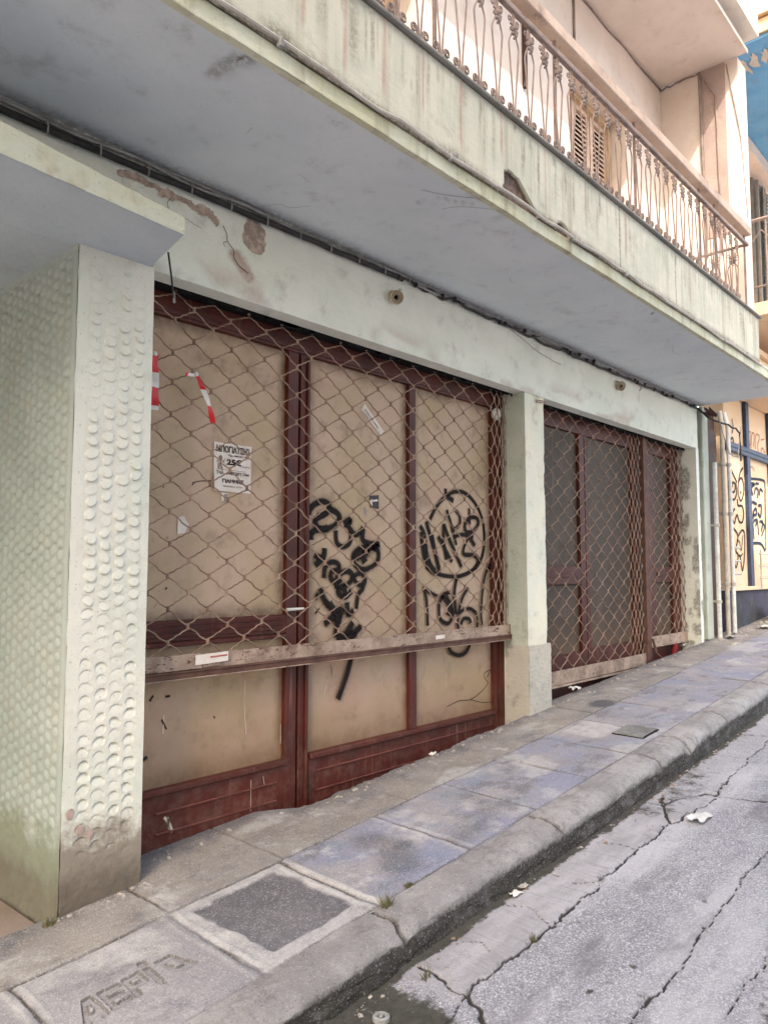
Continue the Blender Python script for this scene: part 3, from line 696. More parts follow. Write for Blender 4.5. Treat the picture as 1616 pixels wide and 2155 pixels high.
xs = np.arange(.9, 9.26, .02); zs = np.linspace(3.611, 3.688, 7); X, Z = np.meshgrid(xs, zs, indexing='ij')
mb = MB(); mb.grid(X, 2.206+.010*(fbm(X*6, Z*12)-.5), Z, [0*X, .8*sst(.58, .7, fbm(X*3.1, Z*2, 3)), .6*sst(.04, 0, np.abs(X-5.6))])
mb.box((-4, 2.208, 3.609), (9.25, 2.24, 3.688)); mb.box((8.05, 2.2, 3.689), (9.25, 3.2, 3.72)); part('lower_band', mb, 'plaster_band', BAL)
xs = np.arange(.9, 8.056, .0125); zs = np.arange(3.688, 4.163, .0085); X, Z = np.meshgrid(xs, zs, indexing='ij')
wx = X+.03*(fbm(X*11, Z*11)-.5); wz = Z+.03*(fbm(X*11+5, Z*11)-.5)
dm = inpoly(wx, wz, [(3.43, 3.66), (3.47, 3.83), (3.50, 3.85), (3.60, 3.845), (3.68, 3.79), (3.80, 3.70), (3.80, 3.66)]).astype(float)
dm = np.maximum(dm, sst(.075, .06, np.hypot((wx-4.1)*.9, (wz-3.69))))
dm = np.maximum(dm, .0*X)
gr = .9*sst(.07, .0, Z-3.695+.05*(fbm(X*4, Z*5)-.5)); gr = np.maximum(gr, .5*sst(.05, .0, 4.163-Z))
gr = np.maximum(gr, .9*sst(.16, 0, np.hypot(wx-1.86, (wz-3.73)*2)))
pnk = np.zeros_like(X)
for x0, w, z1 in ((1.98, .012, 3.8), (2.75, .010, 3.8), (4.4, .016, 3.9), (3.9, .012, 3.72), (6.2, .02, 3.8), (2.22, .016, 3.72), (2.47, .014, 3.75), (3.06, .02, 3.74), (3.43, .015, 3.85), (1.75, .02, 3.9), (5.0, .02, 3.8)):
    pnk = np.maximum(pnk, sst(w, w*.3, np.abs(X-x0+.012*(vn(Z*9, Z*0+x0)-.5)))*sst(z1, z1+.1, Z)*(.45+.5*vn(X*3, Z*9)))
rsd = np.random.RandomState(21); drip = np.zeros_like(X)
for k in range(150):
    x0 = rsd.uniform(.9, 8.05); w = rsd.uniform(.004, .022)*(1+1.5*(rsd.rand() < .2)); L = rsd.uniform(.06, .46); a = rsd.uniform(.2, .75)
    sel = np.abs(X[:, 0]-x0) < .12
    if not sel.any(): continue
    xx, zz = X[sel], Z[sel]; t = (4.163-zz)/L
    dd = np.abs(xx-x0+.010*(vn(zz*14, zz*0+k)-.5))
    drip[sel] = np.maximum(drip[sel], a*sst(w, w*.2, dd)*sst(1.0, .55, t)*(.6+.4*sst(0, .5, t)))
gr = np.maximum(gr, drip*(.55+.6*fbm(X*8, Z*3, 3)))
line = np.max([sst(.006, .001, np.abs(X-j)) for j in (4.9, 6.98, 5.9)], axis=0)*.9
bmp = .006*(vn(X*30, Z*30)*dm)
mb = MB(); mb.grid(X, 2.2+.022*dm+bmp*2+.004*line+.003*(fbm(X*6, Z*8, 3)-.5), Z, [.9*dm, np.maximum(gr*(1-.6*dm), line), pnk])
mb.box((-4, 2.2, 3.688), (.9, 2.3, 4.163)); mb.box((.9, 2.26, 3.689), (8.054, 2.3, 4.162))
part('fascia', mb, 'plaster_fascia', BAL, label='pale mint balcony front with brown runs and a broken patch')
mb = MB(); mb.box((-4, 2.175, 4.163), (8.10, 2.32, 4.183), bev=.004); mb.box((-4, 2.321, 4.1), (8.05, 3.2, 4.15)); part('capping', mb, 'concrete_grey', BAL)

# balcony railing
RA = part('balcony_railing', (lambda m: (m.box((.5, 2.206, 4.838), (7.86, 2.238, 4.868), bev=.003), m.box((7.838, 2.237, 4.845), (7.862, 3.2, 4.868), bev=.003), m)[2])(MB()), 'iron_rail', label='wrought iron balcony railing of lyre-shaped balusters')
mb = MB(); mb.box((.5, 2.19, 4.955), (7.90, 2.27, 5.035), bev=.006); part('handrail', mb, 'grey_rail', RA, label='thick weathered handrail set above the ironwork')
def spiral(c, r, t0, t1, sgn=1, n=14):
    return [(c[0]+sgn*r*(1-.62*i/(n-1))*math.cos(t0+(t1-t0)*i/(n-1)), 0, c[1]+r*(1-.62*i/(n-1))*math.sin(t0+(t1-t0)*i/(n-1))) for i in range(n)]
def baluster_mesh():
    m = MB()
    for s in (-1, 1):
        m.tube([(s*.007, 0, 0), (s*.008, 0, .06), (s*.014, 0, .14), (s*.049, 0, .43), (s*.051, 0, .452), (s*.044, 0, .478), (s*.014, 0, .535), (s*.009, 0, .555)], .0052, 5)
        m.tube([(s*.008, 0, .54), (s*.009, 0, .66)], .0046, 5)
        m.tube([(s*.010, 0, .03), (s*.024, 0, .068)]+spiral((s*.046, .072), .024, math.pi, -1.6*math.pi/1.0*.95, s), .0064, 5)
        m.tube([(s*.010, 0, .565), (s*.020, 0, .585)]+spiral((s*.040, .60), .020, math.pi, -math.pi*1.2, s, 10), .0042, 5)
    for k, (x, z, r) in enumerate(((-.024, .545, .014), (.024, .545, .014), (0, .565, .016), (-.016, .522, .012), (.016, .522, .012), (-.028, .575, .011), (.028, .575, .011), (0, .53, .012), (0, .50, .009))):
        m.blob((x, -.004, z), r, k, sq=(1, .7, 1))
    return m
mb = baluster_mesh(); b0 = None
off = np.array([0, 0, 0.])
bx0 = 2.754-.17*12
xsB = [bx0+.17*i for i in range(41) if bx0+.17*i < 7.80]
spots = [(x, 2.222, 4.183, 0) for x in xsB]+[(7.85, y, 4.183, 90) for y in (2.36, 2.53, 2.70, 2.87, 3.04)]
for i, (x, y, z, r) in enumerate(spots):
    if b0 is None:
        b0 = obj('baluster', mb, 'iron_rail'); b0.parent = RA; o = b0
    else:
        o = b0.copy(); COL.objects.link(o); o.parent = RA
    o.location = Vector((x, y, z))-Vector(world_loc(RA)); o.rotation_euler = (0, 0, R(r))
p0 = None
for x in (1.7, 2.9, 4.115, 5.285, 6.61, 7.0, 7.85):
    if p0 is None:
        mb = MB(); mb.box((-.008, -.008, 0), (.008, .008, .775)); p0 = obj('post', mb, 'iron_rail'); p0.parent = RA; o = p0
    else: o = p0.copy(); COL.objects.link(o); o.parent = RA
    o.location = Vector((x, 2.246, 4.183))-Vector(world_loc(RA))

# upper wall behind the balcony, doors with louvred shutters, side wall, upper balcony
mb = MB()
mb.box((3.92, 3.2, 4.15), (6.13, 3.55, 7.1)); mb.box((7.33, 3.2, 4.15), (8.279, 3.55, 7.1)); mb.box((6.13, 3.2, 6.30), (7.33, 3.55, 7.1))
mb.box((-4, 3.2, 4.15), (2.5, 3.55, 7.1)); mb.box((2.5, 3.2, 6.30), (3.92, 3.55, 7.1)); mb.box((-4, 3.56, 3.71), (9.2, 3.9, 12))
part('upper_wall', mb, 'plaster_pink', smooth=False, label='pinkish upper wall behind the balcony')
mb = MB(); mb.box((8.28, 2.37, 4.16), (8.55, 3.9, 7.092)); part('side_wall', mb, 'plaster_pink', smooth=False, label='projecting pale side wall closing the balcony')
mb = MB(); mb.box((8.272, 2.50, 5.2), (8.2785, 2.75, 7.09)); part('painted_shadow_strip', mb, 'mauve_shadow_and_peel', smooth=False)  # flat mauve strip paints a cast shadow onto the side wall
def door_leaf(name, x0, x1, z0, z1, y, mat, parent, n=None, label=None):
    m = MB(); w = .055
    m.box((x0, y, z0), (x0+w, y+.035, z1)); m.box((x1-w, y, z0), (x1, y+.035, z1))
    zm = z0+(z1-z0)*.52
    for za, zb in ((z0, z0+.10), (zm-.05, zm+.05), (z1-.08, z1)): m.box((x0+w, y+.001, za), (x1-w, y+.034, zb))
    for za, zb in ((z0+.10, zm-.05), (zm+.05, z1-.08)):
        k = int((zb-za)/.048)
        for i in range(k):
            z = za+(i+.5)*(zb-za)/k
            m.raw([(x0+w, y+.002, z-.020), (x1-w, y+.002, z-.020), (x1-w, y+.030, z+.016), (x0+w, y+.030, z+.016), (x0+w, y+.006, z-.034), (x1-w, y+.006, z-.034), (x1-w, y+.034, z+.002), (x0+w, y+.034, z+.002)],
                  [(0, 1, 2, 3), (7, 6, 5, 4), (0, 4, 5, 1), (3, 2, 6, 7)])
    return part(name, m, mat, parent, smooth=False, label=label)
SD = None
for (xa, xb) in ((2.52, 3.90), (6.15, 7.31)):
    m = MB(); m.box((xa-.02, 3.50, 4.15), (xb+.02, 3.549, 6.3)); d = part('balcony_door', m, 'iron_dark', smooth=False)
    w = (xb-xa)/3.0
    for i in range(3): door_leaf('louvred_shutter', xa+i*w+.012, xa+(i+1)*w-.012, 4.2, 6.27, 3.40, 'shutter_wood', d)
    m = MB()
    for x in (xa, xb-.03): m.box((x-.02, 3.36, 4.16), (x+.03, 3.42, 6.24))
    m.box((xa-.02, 3.361, 6.241), (xb, 3.421, 6.297)); part('door_frame', m, 'yellow_post', d, smooth=False)
ub = MB(); ub.box((-4, 2.27, 7.093), (8.279, 3.199, 7.12))
UB = part('upper_balcony', ub, 'plaster_pink', smooth=False, label='underside of the pink balcony one floor up')
mb = MB(); mb.box((-4, 2.33, 7.121), (8.19, 3.19, 7.22)); part('shadow_gap', mb, 'grey_rail', UB, smooth=False)
mb = MB(); mb.box((-4, 2.16, 7.222), (8.30, 3.19, 7.75)); mb.box((-4, 2.262, 7.08), (8.282, 2.269, 7.125)); part('upper_fascia', mb, 'plaster_white', UB, smooth=False)

# ------------------------------------------------------------------ shopfronts
def grime(X, Z, xs, zs):
    d = np.min([np.abs(X-a) for a in xs]+[np.abs(Z-b)*(1.0 if k else .6) for k, b in enumerate(zs)], axis=0)
    return sst(.085, .0, d+.05*(fbm(X*7, Z*7, 4)-.5))
def frame_boxes(m, lst, y0=3.42, y1=3.47):
    for x0, x1, z0, z1 in lst: m.box((x0, y0, z0), (x1, y1, z1), bev=.003)
# first bay
m = MB(); frame_boxes(m, [(1.90, 5.34, 2.968, 3.105)])
m.box((1.9, 3.412, 2.985), (5.34, 3.421, 3.01), bev=.002); m.box((1.9, 3.412, 3.06), (5.34, 3.421, 3.08), bev=.002)
S1 = part('shopfront', m, 'maroon_paint', label='maroon shopfront with three dusty panels and a graffitied door')
for k, b in enumerate([(3.085, 3.165, .1, 2.967), (4.105, 4.178, .577, 2.967), (5.135, 5.34, .1, 2.967)]):
    m = MB(); frame_boxes(m, [b])
    if k == 2: m.box((5.19, 3.405, .1), (5.20, 3.421, 2.96))
    if k == 0: m.box((3.13, 3.405, .12), (3.15, 3.421, 2.95), bev=.003)
    part('mullion', m, 'maroon_paint', S1)
m = MB(); frame_boxes(m, [(3.166, 5.134, .05, .545)]); m.box((3.17, 3.395, .546), (5.13, 3.46, .578), bev=.006)
KP = part('kick_panel', m, 'maroon_paint', S1)
for z in (.466, .352): m = MB(); m.box((3.235, 3.413, z), (5.10, 3.4215, z+.009), bev=.002); part('moulding', m, 'maroon_edge_light', KP)
m = MB(); m.grid(*(lambda X, Z: (X, 3.452+.002*(fbm(X*3, Z*3)-.5), Z, [.75*grime(X, Z, (3.165, 4.105, 4.178, 5.135), (.577, 2.967)), 0*X, 0*X]))(*np.meshgrid(np.linspace(3.165, 5.135, 140), np.linspace(.56, 2.975, 120), indexing='ij'))); part('panel', m, 'dusty_board', S1)
DR = None
m = MB(); frame_boxes(m, [(1.93, 2.0, .1, 2.967), (2.985, 3.068, .1, 2.967), (2.001, 2.984, 1.296, 1.402), (2.001, 2.984, .1, .548)])
m.box((3.069, 3.44, .1), (3.084, 3.46, 2.96))
for z in (1.318, 1.345, 1.374): m.box((2.03, 3.410, z), (2.96, 3.4215, z+.010), bev=.002)
m.box((2.0, 3.402, .549), (2.985, 3.46, .578), bev=.005); m.box((2.0, 3.402, 1.27), (2.985, 3.418, 1.294), bev=.004)
DR = part('door', m, 'maroon_paint', label='maroon shop door with a poster behind the grille')
m = MB(); m.grid(*(lambda X, Z: (X, 3.452+.002*(fbm(X*3, Z*3)-.5), Z, [.75*grime(X, Z, (2.0, 2.985), (.577, 1.296, 1.402, 2.967)), 0*X, 0*X]))(*np.meshgrid(np.linspace(1.95, 3.0, 80), np.linspace(.54, 2.975, 140), indexing='ij'))); part('panel', m, 'dusty_board', DR)
for z in (.457, .357): m = MB(); m.box((2.15, 3.413, z), (2.925, 3.4215, z+.009), bev=.002); part('moulding', m, 'maroon_edge_light', DR)
m = MB(); m.tube([(2.97, 3.40, 1.430), (3.09, 3.385, 1.434)], [.010, .007], 8); m.tube([(3.025, 3.40, 1.432), (3.025, 3.425, 1.432)], .008, 6); part('handle', m, 'white_plastic', DR)
# second bay
m = MB(); frame_boxes(m, [(5.55, 9.06, 2.95, 3.105)])
S2 = part('shopfront', m, 'maroon_paint', label='darker maroon shopfront behind the far grille')
for b in [(5.56, 5.66, .3, 2.949), (6.60, 6.70, .3, 2.949), (6.712, 6.78, .3, 2.949), (7.76, 7.92, .3, 2.949), (8.05, 8.33, .3, 2.949), (8.80, 9.06, .3, 2.949)]:
    m = MB(); frame_boxes(m, [b]); part('mullion', m, 'maroon_paint', S2)
for xa, xb in ((5.661, 6.599), (8.331, 8.799)):
    m = MB(); m.box((xa, 3.42, 1.535), (xb, 3.47, 1.70), bev=.003); m.box((xa+.02, 3.41, 1.60), (xb-.02, 3.421, 1.635), bev=.002); part('mid_rail', m, 'maroon_paint', S2)
for b in [(5.661, 6.599, .3, .91), (6.781, 7.759, .3, .93), (8.331, 8.799, .3, .95)]:
    m = MB(); frame_boxes(m, [b]); part('kick_panel', m, 'maroon_paint', S2)
m = MB(); m.box((5.6, 3.452, .5), (9.03, 3.46, 2.98)); part('panel', m, 'dusty_board_shaded', S2, smooth=False)
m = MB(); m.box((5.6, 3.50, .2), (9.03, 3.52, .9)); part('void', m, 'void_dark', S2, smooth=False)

# ------------------------------------------------------------------ folding grilles
def grille_mesh(xcols, z_top, z_bot, Y, dz=.082, jit=0):
    m = MB(); rs = np.random.RandomState(jit+1)
    nrow = int((z_top-z_bot)/dz)+1; seg = 10; clr = MB()
    J = (rs.rand(nrow+3, len(xcols), 2)-.5)*.012
    for s in range(0, nrow+1):
        P = []
        for k in range(len(xcols)-1):
            def nodep(k):
                up = ((k+s) % 2 == 0); r = s if up else s+1
                o = -.0095 if up else .0095
                if r == 0: o = -.024
                j = J[(r+1) % (nrow+3), k]
                return xcols[k]+j[0], z_top-r*dz+o+j[1]
            (xa, za), (xb, zb) = nodep(k), nodep(k+1)
            for t in np.arange(seg)/seg:
                e = t*.55+.45*(t*t*(3-2*t)); w = .010*math.sin(2*math.pi*t)+.0055*math.sin(6*math.pi*t)
                ex = t+.030*math.sin(2*math.pi*t)
                P.append((xa+(xb-xa)*ex, Y+.002*math.sin(6*t), za+(zb-za)*e+w*.35))
        P.append((xb, Y, zb)); P = np.array(P)
        keep = (P[:, 2] > z_bot-.012) & (P[:, 2] < z_top+.03)
        i = 0
        while i < len(P):
            if keep[i]:
                j = i
                while j+1 < len(P) and keep[j+1]: j += 1
                if j-i >= 2: m.tube(P[i:j+1], .0040, 5, cap=False)
                i = j+1
            else: i += 1
    for k in range(len(xcols)):
        for r in range(0, nrow+1):
            if (k+r) % 2: continue
            j = J[(r+1) % (nrow+3), k]; z = z_top-r*dz+j[1]
            if z < z_bot-.005 or z > z_top+.02: continue
            x = xcols[k]+j[0]
            m.tube([(x, Y, z-.015), (x, Y, z+.015)], .0088, 6)
    return m
def cols(a, b, p, dense=(), ph=0):
    o = []
    x = a
    while x < b: o.append(x); x += p
    for d in dense: o.append(d)
    return o
ZT = 3.016+.082
c1 = cols(2.28-.1198*3, 5.0, .1198, [5.04, 5.085, 5.125, 5.16, 5.195, 5.23])
G1 = part('folding_grille', grille_mesh(c1, ZT, 1.236, 3.362, jit=1), 'iron_grille', label='half raised folding iron grille of the near bay')
m = MB()
n = 60; xs = np.linspace(1.93, 5.272, 200); zz = np.linspace(1.155, 1.232, 7)
X, Z = np.meshgrid(xs, zz, indexing='ij'); m.grid(X, 3.352+.003*(fbm(X*9, Z*9)-.5), Z+.004*np.sin(X*2.1)*0)
m.box((1.93, 3.354, 1.156), (5.272, 3.366, 1.231)); m.box((1.93, 3.336, 1.143), (5.272, 3.376, 1.154), 1, .003); m.box((1.93, 3.342, 1.118), (5.272, 3.346, 1.142), 1); m.box((1.93, 3.334, 1.112), (5.272, 3.360, 1.1175), 0, .002)
part('bottom_bar', m, ['bar_paint', 'iron_dark'], G1)
m = MB(); m.box((1.93, 3.340, 1.158), (2.355, 3.3505, 1.236), bev=.002); m.box((2.36, 3.343, 1.162), (2.47, 3.3505, 1.226), bev=.002); part('sliding_end', m, 'bar_paint', G1)
m = MB(); m.box((5.258, 3.372, 1.236), (5.277, 3.392, 3.09), bev=.002); part('guide_rail', m, 'pipe_grey', G1)
c2 = cols(5.60, 7.50, .1186, [7.56, 7.61, 7.655, 7.70, 7.745, 7.79, 7.835])
G2 = part('folding_grille', grille_mesh(c2, ZT, .80, 3.362, jit=2), 'iron_grille', label='folding iron grille pulled almost to the ground in the far bay')
m = MB(); X, Z = np.meshgrid(np.linspace(5.585, 7.86, 120), np.linspace(.675, .795, 6), indexing='ij'); m.grid(X, 3.352+.006*(fbm(X*7, Z*9)-.5), Z+.010*(X-5.6)/2.2)
m.box((5.585, 3.357, .682), (7.86, 3.371, .79)); m.box((5.585, 3.335, .655), (7.86, 3.376, .672), bev=.003); part('bottom_bar', m, 'bar_paint', G2)
m = MB(); m.box((7.872, 3.335, .71), (7.925, 3.385, 3.09), bev=.004); m.box((7.94, 3.345, .70), (8.0, 3.385, 3.09), bev=.004); m.tube([(7.93, 3.31, .95), (7.95, 3.28, .80), (8.03, 3.24, .735), (8.12, 3.22, .73)], .014, 6); part('guide_rail', m, 'iron_dark', G2)
c3 = cols(8.03, 8.62, .1186, [8.67, 8.73, 8.79, 8.85, 8.91, 8.97, 9.02])
G3 = part('folding_grille', grille_mesh(c3, ZT, .965, 3.362, jit=3), 'iron_grille', label='narrow end section of the far grille')
m = MB(); X, Z = np.meshgrid(np.linspace(8.01, 9.035, 60), np.linspace(.862, .965, 6), indexing='ij'); m.grid(X, 3.352+.006*(fbm(X*7, Z*9)-.5), Z); m.box((8.01, 3.357, .865), (9.035, 3.371, .96)); m.box((8.01, 3.335, .848), (9.035, 3.376, .860), bev=.003); part('bottom_bar', m, 'bar_paint', G3)

# ------------------------------------------------------------------ graffiti on the panels
def at5(x, y): return (600+x/3.232, 980+y/3.232)
def strokes(lst, Y, fn, wscale, nrm=(0, -1, 0)):
    m = MB()
    for i, (w, pts) in enumerate(lst):
        P = [onY(*fn(x, y), Y-.0004*i) for x, y in pts]; m.ribbon(P, w*wscale, nrm)
    return m
GL = [(30, [(160,330),(175,290),(210,258),(255,243),(295,262),(298,300),(262,332),(215,352)]), (30, [(215,352),(205,390),(240,432),(290,428),(345,402),(372,352),(340,310),(300,302),(262,330),(222,352)]),
 (30, [(178,505),(180,462),(215,436),(290,425)]), (26, [(345,440),(352,520),(390,552),(435,530),(450,470),(432,410),(402,400)]), (30, [(400,395),(438,368),(440,400)]),
 (26, [(440,432),(480,470),(520,440),(532,418)]), (28, [(532,430),(528,500),(570,528),(636,532),(600,556),(520,560),(470,600),(468,660),(520,704),(590,690),(632,640),(632,580),(590,556)]), (40, [(500,590),(530,625),(545,660)]), (40, [(480,640),(500,600),(560,560),(540,610)]),
 (30, [(200,605),(235,625),(275,632)]), (30, [(270,560),(262,620),(205,680)]), (26, [(265,765),(275,690),(318,655),(362,668),(365,705),(318,722),(312,765),(350,795),(385,770)]),
 (28, [(352,835),(352,770),(392,725),(440,720),(458,765),(420,812),(372,830),(366,870),(410,892),(455,850)]), (60, [(390,850),(420,845)]), (22, [(482,795),(472,755),(505,732),(542,752),(540,800),(505,812),(490,790)]), (24, [(542,760),(528,835),(498,880),(484,975)]),
 (32, [(205,885),(225,890)]), (32, [(245,830),(262,900),(308,960),(352,985),(395,960)]), (32, [(215,985),(222,995)]), (34, [(300,930),(340,1010),(300,1050),(268,1080)]), (34, [(395,960),(372,1030),(352,1110),(350,1165)]), (40, [(355,1010),(360,1080)]), (30, [(420,930),(432,1010),(466,985)]),
 (34, [(350,1170),(410,1150),(440,1100),(462,1065)]), (34, [(440,1150),(480,1130),(518,1088)]), (40, [(360,1175),(430,1172),(490,1160)]), (30, [(452,1300),(428,1400),(398,1490),(360,1590)]), (20, [(380,1530),(364,1588)])]
GR = [(22, [(1090,155),(1092,205)]), (22, [(985,365),(1030,275),(1095,205),(1150,178),(1215,182),(1275,235),(1325,320),(1350,420),(1352,540),(1330,640),(1280,705),(1200,748),(1110,752),(1015,728),(955,685)]), (26, [(1095,205),(1145,240)]),
 (24, [(918,408),(945,460),(960,560),(965,690)]), (24, [(960,378),(985,470),(1020,600),(1050,725)]), (24, [(935,500),(965,620),(1010,720)]), (24, [(1000,470),(1020,580),(1048,700)]), (40, [(950,600),(990,690),(1020,725)]), (22, [(925,450),(935,560),(950,640)]),
 (22, [(1080,395),(1078,500),(1098,640)]), (24, [(1078,400),(1130,530),(1200,690)]), (18, [(1100,300),(1130,400),(1165,540)]), (22, [(1040,480),(1085,560),(1135,655)]), (18, [(1150,295),(1185,335),(1188,395),(1155,430),(1132,410)]), (16, [(1252,290),(1256,400)]),
 (22, [(1225,445),(1225,395),(1262,352),(1305,358),(1312,400),(1275,448),(1225,448)]), (20, [(1150,485),(1200,468),(1280,485)]), (18, [(1210,610),(1215,560),(1240,500),(1255,485)]), (24, [(1255,480),(1290,545)]), (24, [(1215,605),(1290,612),(1318,650),(1290,700)]),
 (22, [(1170,755),(1158,810),(1150,870)]), (20, [(945,820),(962,920),(970,1090)]), (18, [(945,825),(985,860),(1040,890)]), (22, [(1125,860),(1075,880),(1048,950),(1055,1040),(1110,1072),(1140,1010),(1115,930),(1065,890)]), (40, [(1090,890),(1120,950),(1110,1020)]), (24, [(1150,860),(1155,940),(1160,1010)]), (20, [(1245,830),(1205,900),(1175,1010)]),
 (20, [(1300,1000),(1250,970),(1195,995),(1170,1060),(1180,1110)]), (20, [(1262,1085),(1255,1045),(1215,1040),(1195,1080)]), (18, [(1300,1000),(1308,1100)]), (22, [(1108,1225),(1130,1268),(1180,1290),(1230,1270),(1260,1205)]), (18, [(1400,672),(1362,735),(1342,860),(1332,1000),(1340,1085)]), (30, [(1380,680),(1420,692)]), (60, [(1410,920),(1432,950)])]
K5 = 1/3.232/430
part('overspray', strokes([(w*2.6, q) for w, q in GL], 3.4505, at5, K5*2.2), 'spray_halo', S1); part('overspray', strokes([(w*2.6, q) for w, q in GR], 3.4505, at5, K5*2.0), 'spray_halo', S1)
part('graffiti', strokes(GL, 3.4485, at5, K5*2.65), 'spray_black', S1, label='black spray tag trailing a long stroke')
part('graffiti', strokes(GR, 3.4485, at5, K5*2.8), 'spray_black', S1, label='black spray tag inside an oval')
VN = [(12, [(1100,1640),(1180,1600),(1260,1590),(1330,1540),(1380,1480)]), (9, [(1260,1590),(1340,1610),(1420,1605)]), (14, [(1380,1480),(1350,1420),(1395,1390),(1370,1440)]), (10, [(910,1440),(950,1415)]), (9, [(1380,1480),(1410,1470)])]
for q in (VN[:2], VN[2:3]): part('stain', strokes(q, 3.4486, at5, K5), 'crack_dark', S1)
PD = [(13, [(320,1330),(318,1425)]), (18, [(318,1370),(316,1425)]), (8, [(290,1460),(270,1560)]), (18, [(278,1500),(268,1560)]), (6, [(632,1050),(634,1380)]), (9, [(655,1460),(657,1485)]), (18, [(362,150),(366,215)]), (8, [(365,215),(366,250)]), (6, [(1090, 1400), (1094, 1500)])]
for q in PD: part('drip', strokes([q], 3.4486, at5, K5), 'stain_pale', S1)
def at12(x, y): return (280+x/1.9707, 1220+y/1.9707)
PD2 = [(20, [(130,985),(150,1010),(165,1045)]), (12, [(145,985),(150,1035)]), (4, [(490,830),(488,960)]), (4, [(540,815),(545,850)])]
for q in PD2: part('drip', strokes([q], 3.4165, at12, 1/1.9707/430), 'stain_pale', DR)
PD3 = [(7, [(465,420),(462,520),(470,640)]), (10, [(130,560),(125,640)]), (8, [(612,600),(612,680)])]
for q in PD3: part('drip', strokes([q], 3.4486, at12, 1/1.9707/430), 'stain_pale', DR)
SM = [(14, [(70,505),(85,480)]), (16, [(135,485),(155,482)]), (10, [(335,565),(340,575)]), (24, [(40,750),(60,735)]), (12, [(135,40),(142,32)]), (10, [(120,580),(140,620)])]
for q in SM: part('smear', strokes([q], 3.4486, at12, 1/1.9707/430), 'crack_dark', DR)
BL = [(13, [(480,1680),(540,1665),(640,1660)]), (12, [(480,1700),(500,1670)]), (12, [(245,1720),(255,1680)])]
for q in BL: part('smear', strokes([q], 3.4486, lambda x, y: (280+x/3.848, 580+y/3.848), 1/3.848/430), 'crack_dark', DR)

# ------------------------------------------------------------------ things stuck, tied and hung on the front
Yp = 3.447
A = onY(451, 929, Yp); Bp = onY(529, 937, Yp); Dp = onY(450, 1032, Yp)
x0, x1, z1, z0 = A[0], Bp[0], A[2], Dp[2]
W, H = x1-x0, z1-z0
m = MB(); X, Z = np.meshgrid(np.linspace(x0, x1, 14), np.linspace(z0, z1, 18), indexing='ij')
u, v = (X-x0)/W, (Z-z0)/H; curl = .012*np.clip(1-(u+v)*2.2, 0, 1)+.006*np.clip((u+v-1.75)*4, 0, 1)
m.grid(X, Yp-curl-.001*fbm(X*20, Z*20), Z)
POS = obj('poster', m, 'paper', base=(x0, Yp, z0)); tag(POS, 'white Greek house painter poster with phone number on the door panel', 'poster')
m = MB(); wr = lambda t, u, v, w, h, b=.03: write(m, t, (x0+u*W, Yp-.0032, z0+v*H), (1, 0, 0), (0, 0, 1), w*W, h*H, b)
wr('ΜΠΟΓΙΑΤΖΗΣ', .05, .80, .92, .15, .035); wr('Τηλ. 6987.071.744', .37, .725, .52, .05); wr('25€', .33, .555, .40, .13, .04); wr('το δωμάτιο', .68, .53, .28, .04, .01)
wr('Τηλ. 6987.071.744', .06, .335, .88, .085, .02); wr('ΓΙΑΝΝΗΣ', .22, .175, .58, .09, .04); wr('ΧΡΩΜΑΤΙΣΜΟΙ - ΣΠΙΤΙΑ', .2, .095, .55, .03, .01)
m.box((x0+.1*W, Yp-.0036, z0+.445*H), (x0+.85*W, Yp-.0032, z0+.450*H)); o = obj('lettering', m, 'ink', POS, smooth=False)
m = MB()   # the little man with his bucket printed beside the price
m.lathe((x0+.17*W, Yp-.0025, z0+.69*H), (0, -1, 0), [(.012, 0), (.012, .0008)], 12)
for pts, r in (([(.17, .66), (.16, .56)], .010), ([(.15, .56), (.13, .455)], .006), ([(.17, .56), (.22, .455)], .006), ([(.15, .64), (.07, .60)], .005), ([(.18, .64), (.25, .60), (.28, .68)], .004), ([(.11, .58), (.11, .46)], .0035)):
    m.ribbon([(x0+a*W, Yp-.0030, z0+b*H) for a, b in pts], r*2, (0, -1, 0)) if False else m.tube([(x0+a*W, Yp-.0028, z0+b*H) for a, b in pts], r*.45, 5)
obj('picture', m, 'ink_grey', POS)
def flat(name, quad, mat, label, cat, Y=3.447, px=True, base=None):
    P = [onY(x, y, Y) for x, y in quad]; m = MB(); c = np.mean(P, axis=0)
    n = len(P); P2 = [p+np.array([0, .0012, 0]) for p in P]
    m.raw(P+P2, [tuple(range(n)), tuple(range(n, 2*n))[::-1]]+[(i, n+i, n+(i+1) % n, (i+1) % n) for i in range(n)])
    o = obj(name, m, mat, base=c, smooth=False); tag(o, label, cat); return o, P
o, P = flat('sticker', [(768, 850), (808, 908), (801, 916), (760, 862)], 'paper', 'slim white printed strip stuck slantwise on the middle panel', 'sticker')
m = MB(); ux = (P[1]-P[0]); ux /= np.linalg.norm(ux); uy = np.array([-ux[2], 0, ux[0]])
q = P[3]+ux*.02+uy*.022+np.array([0, -.0012, 0])
write(m, 'ΑΠΟΦΡΑΞΕΙΣ 24ΩΡΕΣ', q, ux, uy, height=.014, bold=.03); write(m, 'Τηλ. 210.48.00.210', q-uy*.017, ux, uy, height=.010, bold=.02); obj('lettering', m, 'ink', o, smooth=False)
flat('sticker', [(777, 1043), (797, 1042), (797, 1071), (779, 1068)], 'dark_sticker', 'small dark square sticker on the middle panel', 'sticker')
